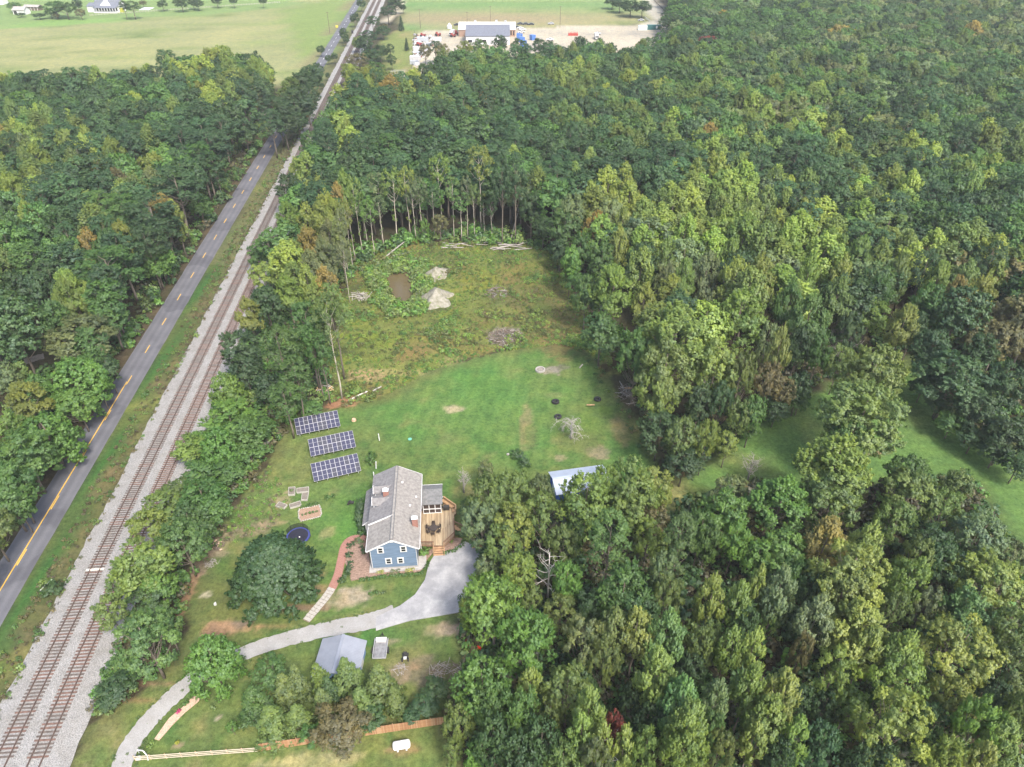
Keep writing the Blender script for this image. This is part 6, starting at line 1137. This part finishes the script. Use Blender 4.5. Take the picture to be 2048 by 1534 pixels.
def barn(px, py, wd, ln, hw, hr, roofm, wallm, label, rz=0, name='barn', ridge='x', cat='barn'):
    q = G(px, py); e = empty(name, (q.x, q.y, 0), label, cat, R(rz)); gable(e, wd, ln, hw, hr, roofm, wallm, ridge); return e
gw = mat('grey_shed_roof', (.30, .28, .26), .8, .15, 1); e = barn(45, 28, 9, 7, 3.2, 5, gw, wh, 'small pale barn with grey roof and dark doorway in the top left farmyard', -5); MB().box((-2.6, -3.56, 1.4), (2.4, .1, 2.6)).build('doorway', M['dark'], e)
e = barn(68, 20, 12, 5, 2.6, 3.6, gw, M['dark_wood'], 'long low open-fronted barn beside the small pale barn', -8)
for i in range(5): MB().box((-5.5 + i * 2.7, -2.62, 1.3), (.3, .1, 2.6)).build('post', wh, e)
barn(-3, 8, 12, 8, 5, 7, wh, wh, 'white barn cut by the left edge of the photo at the top', 0)
q = G(292, 18.5); struct(MB().prism([G2(278, 20), G2(288, 15), G2(309, 15.5), G2(297, 20)], -.05, .12).build('pale_pavement', mat('white_pad', (.60, .62, .64), .7, .05, 1)))
def pole(px, py, h, label): q = G(px, py); e = empty('utility_pole', (q.x, q.y, 0), label, 'utility pole', 0, 'utility poles'); MB().tube([(0, 0, -.3), (0, 0, h)], [.17, .11], 7).build('shaft', M['dark_wood'], e); MB().box((0, 0, h - .5), (2.2, .12, .14)).build('crossarm', M['dark_wood'], e)
pole(660, 67, 13, 'wooden utility pole in the big left field beside the road'); pole(841, 57, 12, 'thin utility pole at the green corner left of the yard'); pole(981, 46, 11, 'pale utility pole behind the white-roofed workshop'); pole(1120, 50, 12, 'utility pole on the brown field edge right of the workshop'); pole(935, 60, 11, 'utility pole standing by the left end of the workshop roof')
# ------------------------------------------------------------------ far workshop yard
q = G(975, 90); e = empty('workshop', (q.x, q.y + 13, 0), 'grey-roofed workshop hall with white walls at the top of the wood', 'building', R(1)); gable(e, 27, 26, 5.0, 9.3, sl_roof, wh, 'x', .4)
for i in range(6): MB().box((-11 + i * 4.4, -13.08, 2.3), (2.6, .1, 3.4 if i % 2 else 1.4)).build('door' if i % 2 else 'window', M['alu'] if i % 2 else M['glass'], e)
q = G(974, 74); e = empty('brick_office', (q.x, q.y + 12, 0), 'long white-roofed building with a brick end behind the grey-roofed workshop', 'building', R(0)); gable(e, 37, 22, 4.2, 6.9, mat('white_roof', (.50, .495, .49), .6, .06, .5), mat('brown_brick', (.30, .20, .15), .8, .2, 2), 'x', .3); MB().box((-18.6, -1, 2.0), (.3, 18, 4.0)).build('pale_side', mat('blue_side', (.30, .35, .42), .6, .05, 1), e)
for i in range(3): MB().box((14 + i * 1.7, -11.05, 2.2), (.8, .1, 2.6)).build('window', M['glass'], e)
for x_, y_ in ((-8, 1), (6, 2), (12, 0)): MB().box((x_, y_, 7.3), (1.4, 1.4, .9)).build('roof_unit', M['alu'], e)
CARM = {}
def vehicle(px, py, colr, label, rz=0, kind='car', group='vehicles parked in the far yard'):
    q = G(px, py); e = empty({'car': 'parked_car', 'truck': 'box_truck', 'pickup': 'pickup_truck'}[kind], (q.x, q.y, 0), label, {'car': 'car', 'truck': 'truck', 'pickup': 'pickup'}[kind], R(rz), group)
    if (kind, colr) not in CARM:
        m = mat('paint_%d' % len(CARM), colr, .35, .05, 2, spec=.5)
        if kind == 'truck': b = MB().box((1.2, 0, 2.0), (5.2, 2.3, 2.4)).box((-2.6, 0, 1.5), (1.9, 2.1, 1.7)); g_ = MB().box((-3.4, 0, 1.9), (.4, 1.8, .7))
        else:
            b = MB().prism([(-2.2, -.85), (2.2, -.85), (2.2, .85), (-2.2, .85)], .35, .95)
            b.add([(-1.3, -.8, .95), (1.5, -.8, .95), (1.5, .8, .95), (-1.3, .8, .95), (-.6, -.68, 1.5), (1.0 if kind == 'car' else .3, -.68, 1.5), (1.0 if kind == 'car' else .3, .68, 1.5), (-.6, .68, 1.5)], [(4, 5, 6, 7), (0, 1, 5, 4), (1, 2, 6, 5), (2, 3, 7, 6), (3, 0, 4, 7)])
            g_ = MB().add([(-1.22, -.7, 1.0), (-1.22, .7, 1.0), (-.68, .6, 1.46), (-.68, -.6, 1.46)], [(0, 1, 2, 3)]).box((.1, -.765, 1.22), (1.5, .06, .3)).box((.1, .765, 1.22), (1.5, .06, .3))
        wh_ = MB(); [wh_.tube([(sx, sy - .12, .36), (sx, sy + .12, .36)], .36, 10) for sx in (-1.4, 1.4) for sy in (-.85, .85)]
        CARM[(kind, colr)] = [('body', b.mesh('body', m)), ('windows', g_.mesh('windows', M['glass']))]; CARM['w'] = wh_
        CARM[(kind, colr)].append(('wheels', wh_.mesh('wheels', M['rubber'])))
    for nm, me in CARM[(kind, colr)]:
        if nm == 'wheels':
            if 'wheel' not in CARM: CARM['wheel'] = MB().tube([(0, -.12, .36), (0, .12, .36)], .36, 10).mesh('wheel', M['rubber'])
            for sx in (-1.4, 1.4):
                for sy in (-.85, .85): link('wheel', CARM['wheel'], e).location = (sx, sy, 0)
        else: link(nm, me, e)
Wt, Dk, Sv, Rd, Bl = (.5, .5, .5), (.05, .055, .06), (.35, .36, .38), (.30, .05, .04), (.05, .09, .30)
for px, py, c, lb, rz, k in ((914, 51, Dk, 'dark car at the upper left corner of the white workshop roof', 0, 'pickup'), (1033, 56, Dk, 'dark car at the back of the car cluster right of the brick end', 10, 'car'), (1040, 58, Wt, 'white car behind the others right of the brick end', 15, 'car'), (1045, 61, Wt, 'white car in the middle of the cluster right of the brick end', 15, 'car'), (1043, 66, Wt, 'white pickup at the front of the cluster right of the brick end', 5, 'pickup'),
                           (1040, 49, Dk, 'leftmost dark car in the row along the brown field edge', 5, 'car'), (1051, 49.5, Dk, 'middle dark car in the row along the brown field edge', 5, 'car'), (1062, 50, Dk, 'rightmost dark car of the three along the brown field edge', 5, 'car'), (1102, 49, Sv, 'single silver car on the pale ground by the field edge', 0, 'car'), (1195, 69, Wt, 'white pickup parked before the wood in the right of the yard', 0, 'pickup'), (1193, 78, Wt, 'white box truck half hidden behind the trees of the yard', 90, 'truck'),
                           (1282, 42, Sv, 'lone silver car on the grass beside the curved lane', 0, 'car'), (1100, 81, Wt, 'white car near the tree line in the middle yard', 0, 'car'), (904, 71, Wt, 'white box truck among the red farm machines', 80, 'truck')):
    vehicle(px, py, c, lb, rz, k)
def crate(px, py, d, c, label, name='container', cat='container', rz=0, group=None, ribs=True):
    q = G(px, py); e = empty(name, (q.x, q.y, 0), label, cat, R(rz), group); m = mat('box_%d' % len(bpy.data.materials), c, .6, .12, 1); MB().box((0, 0, d[2] / 2), d).build('body', m, e)
    if ribs:
        rb = MB(); n = int(d[0] / .9); [rb.box((-d[0] / 2 + (i + .5) * d[0] / n, -d[1] / 2 - .03, d[2] / 2), (.12, .06, d[2] * .9)) for i in range(n)]; rb.build('ribs', m, e)
    return e
e = crate(1307, 59, (9, 2.6, 2.9), (.03, .12, .12), 'dark green container with white door panel at the right end of the yard'); MB().box((1.8, -1.36, 1.7), (1.1, .08, 1.6)).build('white_panel', wh, e); crate(1285, 60, (6, 2.6, 2.8), (.55, .60, .60), 'pale container beside the dark green one')
e = crate(1146, 71, (6.4, 2.4, 1.2), (.36, .06, .045), 'red machine frame at the tree line in the yard', 'red_machine', 'machine'); [MB().box((-2.7 + i * .9, 0, 1.7), (.2, 1.6, 1.0)).build('upright', red, e) for i in range(7)]
for i, (px, py, lb) in enumerate(((1037, 77, 'blue crate stack nearest the workshop'), (1041, 84, 'second blue crate stack from the workshop'), (1045, 91, 'third blue crate stack, half behind trees'), (1048, 98, 'front blue crate stack between the trees'), (1064, 80, 'separate pair of blue crates right of the blue row'))):
    q = G(px, py); e = empty('blue_crate_stack', (q.x, q.y, 0), lb, 'crate stack', R(10 * i), 'blue crate stacks'); bm_ = mat('blue_crate_%d' % i, (.07, .16, .42), .6, .15, 2)
    for k in range(3): MB().box((random.uniform(-.2, .2), 0, .55 + k * 1.05), (2.2, 2.2, 1.0)).build('crate', bm_, e); MB().box((1.9, .3, .55 + k * .9), (1.5, 1.8, .8)).build('crate', bm_, e)
for px, py, rz, lb in ((906, 74, 20, 'red farm machine left of the workshop hall'), (914, 69, -30, 'dark red farm machine against the hall end'), (846, 74, 0, 'long red machine at the back of the scrap rows'), (876, 72, 15, 'red machine in the right of the scrap rows'), (838, 92, 40, 'red and blue machine at the left fence of the scrap rows')):
    q = G(px, py); e = empty('farm_machine', (q.x, q.y, 0), lb, 'machine', R(rz), 'red farm machines'); rm = red if px % 2 else mat('dark_red_%d' % px, (.25, .05, .045), .6, .2, 2); MB().box((0, 0, 1.0), (3.4, 1.4, .8)).box((-.8, 0, 1.9), (1.2, 1.2, 1.1)).box((1.5, 0, 1.5), (.5, 2.6, .4)).build('body', rm, e)
    for sx, r_ in ((-1.2, .75), (1.1, .5)):
        for sy in (-.9, .9): MB().tube([(sx, sy - .15, r_), (sx, sy + .15, r_)], r_, 10).build('wheel', M['rubber'], e)
rows = ((846, 83, 7, 2.6, 2.6), (875, 83, 5, 2.4, 2.4), (836, 88, 4, 2, 1.6), (849, 105, 5.5, 2.5, 2.4), (834, 104, 4, 2, 2), (836, 109, 3, 2, 1.6), (841, 113, 3.6, 2, 1.5), (831, 121, 6, 2.6, 2.5), (838, 118, 2.5, 2, 1.3), (828, 128, 4, 2, 1.8), (835, 130, 3, 2, 1.5), (858, 90, 3, 2, 1.4), (866, 88, 3, 2, 1.2), (831, 98, 3, 2, 1.5))
ords = ['first', 'second', 'third', 'fourth', 'fifth', 'sixth', 'seventh', 'eighth', 'ninth', 'tenth', 'eleventh', 'twelfth', 'thirteenth', 'fourteenth', 'fifteenth', 'sixteenth', 'seventeenth', 'eighteenth', 'nineteenth', 'twentieth', 'twenty-first', 'twenty-second', 'twenty-third', 'twenty-fourth', 'twenty-fifth', 'twenty-sixth']
for i, (px, py, a, b, h) in enumerate(sorted(rows, key=lambda r: r[1])): crate(px, py, (a, b, h), (.48, .48, .49) if i % 4 else (.36, .38, .41), 'white trailer box in the scrap rows, %s counting from the back' % ords[i], 'trailer_box', 'trailer', random.uniform(-12, 12), 'white trailer boxes in the scrap rows')
sc_ = MB(); rg = random.Random(4)
for i in range(420):
    px, py = rg.uniform(826, 884), rg.uniform(70, 134)
    if px > 884 - (py - 66) * .75: continue
    q = G(px, py); s = rg.uniform(.3, 1.1); sc_.box((q.x, q.y, s * .4), (s * 1.6, s, s * .8), rg.uniform(0, 3), m=rg.choice((0, 0, 1, 2, 3)))
stuff(sc_.build('scrap_metal', [M['alu'], M['dark'], mat('rusty_scrap', (.22, .08, .05), .8, .3, 3), wh])); sc_ = None
fa, fb = G(829, 66), G(824, 142); e = empty('yard_fence', (fa.x, fa.y, 0), 'thin dark fence along the left side of the scrap rows', 'fence'); d = fb - fa
for i in range(25): MB().tube([d * (i / 24), d * (i / 24) + Vector((0, 0, 1.6))], .06, 5).build('post', M['dark'], e)
for zz in (.5, 1.0, 1.5): MB().bar(Vector((0, 0, zz)), d + Vector((0, 0, zz)), .03, .05).build('wire', M['dark'], e)
fa, fb = G(1308, 2), G(1330, 24); e = empty('guard_rail', (fa.x, fa.y, 0), 'dark guard rail on the right side of the curved lane at the top', 'guard rail'); d = fb - fa; MB().bar((0, 0, .8), d + Vector((0, 0, .8)), .15, .5).build('rail', M['dark_wood'], e)
for i in range(9): MB().box(d * (i / 8) + Vector((0, 0, .4)), (.2, .2, .9)).build('post', M['dark_wood'], e)
fa, fb = G(1289, 37), G(1300, 44); e = empty('white_gate', (fa.x, fa.y, 0), 'low white gate beside the bend of the curved lane', 'gate'); d = fb - fa
for zz in (.4, .9, 1.3): MB().bar((0, 0, zz), d + Vector((0, 0, zz)), .08, .16).build('bar', wh, e)
q = G(899, 57); o = MB().tube([(0, 0, 0), (0, 0, 1.6), (0, 0, 3.4)], [1.7, 1.7, .3], 12).build('white_tank', wh); o.location = (q.x, q.y, 0); tag(o, 'white conical tank on the green left of the workshop', 'tank')
q = G(674, 56); o = MB().box((0, 0, 1.0), (1.6, .12, 1.4)).box((-.6, 0, .4), (.12, .12, .9)).box((.6, 0, .4), (.12, .12, .9)).build('road_sign', mat('yellow_sign', (.60, .50, .08), .6, .1, 2)); o.location = (q.x, q.y, 0); tag(o, 'small yellow sign on the left side of the far road', 'sign')
for i, (px, py, lb) in enumerate(((705, 67, 'small dark signal cabinet beside the far railway curve'),)): q = G(px, py); o = MB().box((0, 0, .9), (1.2, 1.0, 1.8)).box((0, 0, 1.85), (1.3, 1.1, .1)).build('signal_cabinet', M['dark']); o.location = (q.x, q.y, 0); tag(o, lb, 'cabinet')
# rail-side trees of the pasture: a line of wire fence posts
fa, fb = G(180, 32), G(560, 6); e = empty('pasture_fence', (fa.x, fa.y, 0), 'grey post fence along the far side of the big left pasture', 'fence'); d = fb - fa
for i in range(70): MB().box(d * (i / 69) + Vector((0, 0, .7)), (.18, .18, 1.4)).build('post', M['grey_plank'], e)
for zz in (.5, 1.0): MB().bar(Vector((0, 0, zz)), d + Vector((0, 0, zz)), .05, .12).build('rail', M['grey_plank'], e)
# ------------------------------------------------------------------ names for the trees
LM = [('the blue house', 785, 1030), ('the bare white dead tree', 1095, 1150), ('the long blue shed', 1155, 955), ('the leafless grey lawn tree', 1142, 845), ('the stone fire ring', 1080, 741), ('the pond', 800, 575), ('the grey cut-wood pile', 1012, 676), ('the larger sand mound', 875, 595), ('the lone tall pine', 675, 720), ('the top solar row', 636, 845), ('the lowest solar row', 672, 936), ('the magnolia', 550, 1120), ('the silver-roofed shed', 675, 1310), ('the propane tank', 802, 1490),
      ('the right end of the plank fence', 890, 1443), ('the rail fence', 400, 1510), ('the orange-red garden chairs', 945, 1300), ('the red-leaved small tree', 1226, 1456), ('the leafless tree by the mown strip', 1494, 940), ('the grey leafless thicket', 1668, 680), ('the whitish railway tie', 195, 1142), ('the dark verge shrub', 112, 1183), ('the left-hand farm track', 50, 725), ('the paved drive', 900, 1180), ('the deck bench', 905, 1015), ('the leaning broken trunk', 1033, 455),
      ('the bottom right corner', 2048, 1534), ('the right end of the mown strip', 2040, 1000), ('the far end of the mown strip', 1835, 735), ('the right edge mid-height', 2048, 1250), ('the firewood heap', 428, 1092), ('the trampoline', 597, 1070), ('the narrow mulch strip', 350, 1430), ('the white farmhouse', 214, 15), ('the grey-roofed workshop', 975, 70), ('the dark green container', 1307, 54), ('the utility pole in the left field', 659, 50), ('the grey branch heap by the chairs', 895, 1340),
      ('the weedy branch pile in the meadow', 993, 585), ('the left edge mid-height', 0, 767), ('the white-limbed dead tree in the lower wood', 1735, 1390), ('the utility trailer', 761, 1298), ('the long log right of the lone pine', 716, 794), ('the bottom edge below the middle', 1024, 1534), ('the bend of the far road', 560, 280), ('the scrap rows', 845, 100), ('the top left wood corner', 0, 230), ('the upper sand mound', 872, 550), ('the log row of the clearing', 960, 492), ('the bottom edge right of the middle', 1500, 1534)]
def project(p):
    d = depth(p); return 1024 + p[0] / d * FPX, 767 + FPX * (-(p[2] - CAM_H) * math.cos(_p) - p[1] * math.sin(_p)) / d
CLS = {}
for t in TREES:
    t['pix'] = project(Vector((t['x'], t['y'], t['H'] * .65))); fm = FORM[t['kind']]
    if t['kind'] in ('oak', 'fine') and t['H'] <= 5: fm = 'low leafy bush'
    if t['kind'] == 'tall' and t['tint'] == 'P': fm = 'bare-trunked tall pine'
    t['cls'] = COLN[t['tint']] + ' ' + fm; CLS.setdefault(t['cls'], []).append(t)
NTH = ['nearest', 'second nearest', 'third nearest', 'fourth nearest', 'fifth nearest', 'sixth nearest', 'seventh nearest', 'eighth nearest', 'ninth nearest']
for c, ts in CLS.items():
    best = {}
    for nm, lx, ly in LM:
        for r_, t in enumerate(sorted(ts, key=lambda t: (t['pix'][0] - lx) ** 2 + (t['pix'][1] - ly) ** 2)):
            dd = math.hypot(t['pix'][0] - lx, t['pix'][1] - ly); k = (r_ * 130 + dd, r_, nm)
            if r_ < 9 and (id(t) not in best or k < best[id(t)]): best[id(t)] = k
    for t in ts:
        if t['label']: t['o']['label'] = t['label']; continue
        if len(ts) == 1: t['o']['label'] = 'the only %s, near %s' % (c, best[id(t)][2]); continue
        t['o']['label'] = '%s %s to %s' % (c, NTH[best[id(t)][1]], best[id(t)][2])
for o in COL.objects:
    if o.name.startswith('fallen_log') and o.get('group'): LEADER[o.name] = o
for i, o in enumerate(sorted(LEADER.values(), key=lambda o: o.location.x)): o['label'] = 'grey fallen trunk in the clearing log row, %s from the left' % ords[i]
# ------------------------------------------------------------------ air
hz = bpy.data.materials.new('haze'); hz.use_nodes = True; _t = hz.node_tree; _t.nodes.remove(_t.nodes['Principled BSDF'])
pv = N(_t, 'ShaderNodeVolumePrincipled'); pv.inputs['Color'].default_value = (.88, .93, 1, 1); pv.inputs['Density'].default_value = .00014; pv.inputs['Anisotropy'].default_value = .0
_t.links.new(pv.outputs[0], _t.nodes['Material Output'].inputs['Volume'])
_hb = MB().box((0, 620, 46), (2600, 1500, 98)).build('haze', hz); stuff(_hb)
